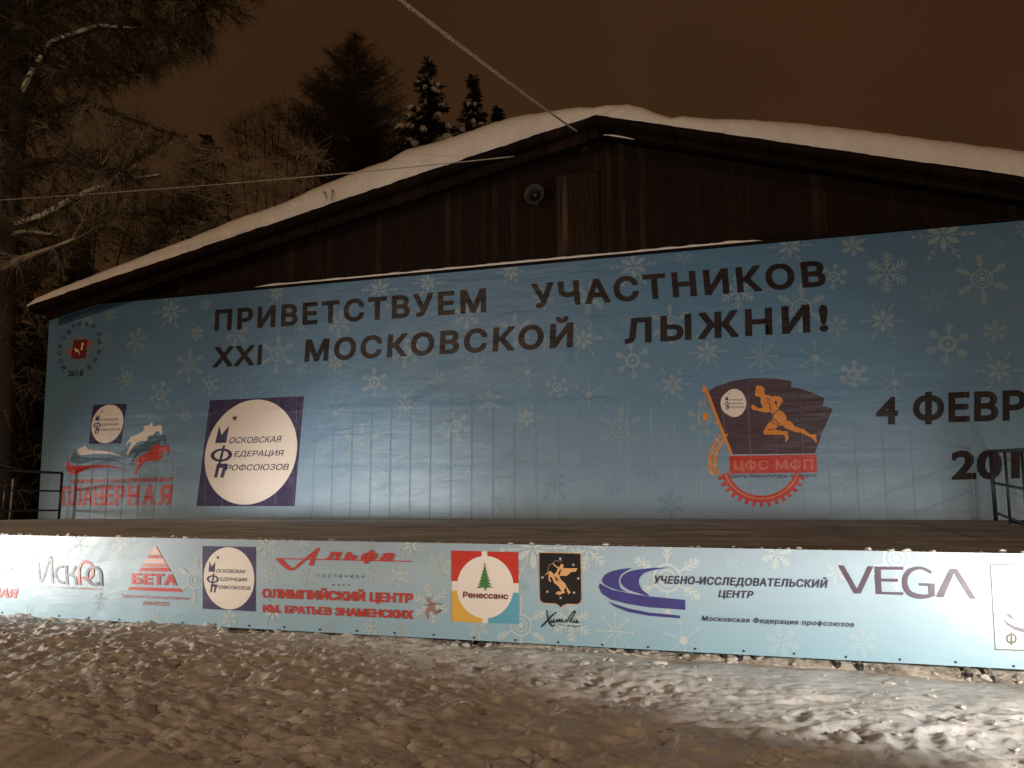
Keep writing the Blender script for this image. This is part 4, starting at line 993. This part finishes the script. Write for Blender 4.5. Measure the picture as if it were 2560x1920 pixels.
# --- frosted trees and shrubs
def frosted(name, label, base, tops, pg, n, Y0, Y1, ln, mat, r=.006, droop=.1, nsp=8):
    T = empty(name, base, label, 'tree', 'trees around the pavilion'); base = Vector(base)
    m2 = MB(); LSl = []
    for x, y in tops:
        t_ = P3(x, y, (Y0+Y1)/2); m_ = base.lerp(t_, .55)+Vector((random.gauss(0, .3), random.gauss(0, .3), .3))
        q = [base+Vector((random.gauss(0, .1), random.gauss(0, .1), 0)), base.lerp(m_, .5), m_, m_.lerp(t_, .5)+Vector((random.gauss(0, .15), 0, random.gauss(0, .15))), t_]
        m2.tube(q, [.09, .07, .05, .035, .015], 6); LSl += [m_.lerp(t_, k/7) for k in range(8)]+[base.lerp(m_, k/7) for k in range(3, 8)]
    m2.build('trunk', BARK, T, True); c2 = MB()
    for _ in range(n):
        x, y = sample(pg); c = P3(x, y, random.uniform(Y0, Y1)); b = min(LSl, key=lambda p: (p-c).length_squared)
        mid = b.lerp(c, .5)+Vector((random.gauss(0, .12), random.gauss(0, .12), random.gauss(.05, .12))); c2.tube([b, mid, c], [.016, .012, .008], 3, False)
        d = (c-b).normalized(); spray(c2, c, d, nsp, ln, r, droop, .55, 3); spray(c2, mid, d, nsp//2, ln, r, droop, .7, 3)
    c2.build('crown', mat, T); return T
frosted('frosted_tree', 'pale frosted twiggy tree behind the left roof slope', (P3(620, 1000, 26).x, 26, GZ), [(470,360),(560,400),(650,420),(740,400),(790,420),(430,470),(600,380)],
        [(360,470),(430,420),(460,370),(520,350),(570,380),(640,405),(700,395),(770,360),(815,395),(815,440),(740,480),(640,530),(540,580),(430,620),(330,650),(300,600)], 230, 24, 28, .8, FROST2, .012)
frosted('leafless_tree', 'leafless dark tree with upright branches left of the bare larch', (P3(690, 1000, 40).x, 40, GZ), [(640,300),(660,270),(700,250),(722,270),(760,275),(770,300),(610,300),(590,330),(680,320),(800,300)],
        [(570,330),(640,275),(715,245),(780,270),(830,300),(830,400),(600,430),(560,380)], 120, 38, 42, 1.3, TWIG, .012, -.25, 6)
frosted('leafless_shrub', 'low frosted shrub reaching past the left end of the backdrop', (P3(-60, 1290, 18.5).x, 18.5, GZ), [(20,820),(60,900),(100,840),(-40,860),(90,1000),(60,1080),(-80,950),(100,1150)],
        [(-160,780),(60,760),(110,800),(108,1000),(95,1200),(80,1270),(-160,1280)], 130, 17.4, 21, .75, FROST, .006, .12)
frosted('leafless_shrub', 'dim brown undergrowth between the left trees and the roof edge', (P3(220, 1150, 24).x, 24, GZ), [(60,640),(150,600),(240,560),(330,540),(200,660),(420,560),(100,720)],
        [(-100,640),(120,600),(240,540),(400,480),(520,520),(430,600),(300,660),(140,720),(40,790),(-100,800)], 170, 22, 26, .8, TWIG, .010, .1)
def conifer(name, label, top, hw, Y, ymax, mat, snow, dens=1.0, bare=False):
    tp = P3(*top, Y); sc = (P3(top[0]+100, top[1], Y)-tp).length/100
    zb_ = GZ; H_ = tp.z-zb_; T = empty(name, (tp.x, Y, GZ), label, 'tree', 'trees around the pavilion')
    m2 = MB(); m2.tube([(tp.x, Y, zb_-.2), (tp.x+.05, Y, zb_+H_*.5), tp], [H_*.014, H_*.009, .01], 8); m2.build('trunk', BARK, T, True)
    c2 = MB()
    py_scale = sc; drop = 0.0; last = hw[-1]
    depth = (ymax-top[1])*sc
    z = 0.06
    while z < min(H_-.5, depth+3):
        pyv = z/sc; hwv = np.interp(pyv, [p[0] for p in hw], [p[1] for p in hw])*sc
        nb = max(5, int((7+hwv*3)*dens))
        for _ in range(nb):
            a = random.uniform(0, 2*math.pi); l = hwv*random.uniform(.65, 1.12); o = Vector((tp.x, Y, tp.z-z+random.uniform(-.2, .2)))
            d = Vector((math.cos(a), math.sin(a), 0))
            if bare:
                q = [o, o+d*l*.5+Vector((0, 0, l*.02)), o+d*l+Vector((0, 0, l*.30))]
                c2.tube(q, [.028, .018, .007], 3, False)
                for k in range(max(4, int(l*6))):
                    t_ = random.uniform(.15, 1); p = q[0].lerp(q[1], t_*2) if t_ < .5 else q[1].lerp(q[2], t_*2-1)
                    spray(c2, p, (d*.5+Vector((random.gauss(0, .5), random.gauss(0, .5), .15))).normalized(), 4, .65, .009, .10, .5)
            else:
                q = [o, o+d*l*.55-Vector((0, 0, l*.22)), o+d*l-Vector((0, 0, l*.34))+Vector((0, 0, .08*l))]
                c2.tube(q, [.02, .014, .005], 3, False)
                for k in range(max(3, int(l*9))):
                    t_ = random.uniform(.1, 1); p = q[0].lerp(q[1], t_*2) if t_ < .5 else q[1].lerp(q[2], t_*2-1)
                    for _2 in range(5):
                        v = (d*.7+Vector((random.gauss(0, .5), random.gauss(0, .5), random.uniform(-.8, .15)))).normalized()*random.uniform(.18, .42)
                        wv = v.cross(Vector((random.gauss(0, 1), random.gauss(0, 1), 1))).normalized()*.045
                        c2.quad(p-wv*.4, p+v*.5-wv, p+v, p+v*.5+wv)
                if snow and random.random() < snow*1.6 and l > .25:
                    t_ = random.uniform(.55, 1.0); p = q[1].lerp(q[2], t_*2-1) if t_ > .5 else q[0].lerp(q[1], t_*2)
                    e = d*l*.22; n_ = d.cross(Vector((0, 0, 1)))
                    s2 = MB(); s2.tube([p-e+Vector((0, 0, .11)), p-e*.4+Vector((0, 0, .10)), p+e*.4+Vector((0, 0, .04)), p+e-Vector((0, 0, .08))], [.02, .10+.05*l, .09+.05*l, .02], 7); s2.build('bough_snow', SNOW, T, True)
        z += .30+.05*hwv if not bare else .42
    c2.build('crown', mat, T)
    return T
conifer('larch', 'bare brown larch with a rounded dense crown left of the snowy spruces', (890,95), [(0,6),(40,40),(90,80),(150,105),(220,130),(290,140),(360,130),(420,120)], 40, 470, TWIG, 0, 1.5, True)
conifer('spruce', 'tallest dark snow flecked spruce behind the roof', (1072,150), [(0,2),(50,22),(100,42),(150,70),(200,90),(260,125),(330,140)], 32, 440, NEEDLE, .22)
conifer('spruce', 'middle sized pointed spruce between two others behind the roof', (1182,195), [(0,2),(50,14),(100,36),(150,58),(220,75)], 34, 390, NEEDLE, .22)
conifer('spruce', 'smallest spruce tip, just showing above the roof snow', (1245,272), [(0,2),(40,14),(80,32),(150,50)], 36, 380, NEEDLE, .15)
conifer('spruce', 'dark small spruce top within the frosted twigs', (520,342), [(0,10),(30,30),(80,50),(150,70)], 30, 560, NEEDLE, .04)
for i, (x, y, lab) in enumerate(((60,640,'dark spruce deep behind the big larch trunk'), (-90,560,'dark spruce at the far left, mostly out of view'), (210,600,'dark spruce low behind the brown undergrowth'), (400,560,'dark spruce behind the left roof slope'), (10,860,'dark young spruce low beside the left end of the backdrop'), (100,800,'dark young spruce against the backdrop edge'))):
    conifer('spruce', lab, (x, y), [(0,3),(60,30),(150,70),(300,120),(600,180)], 29+i, y+500, NEEDLE, .0, 1.2)
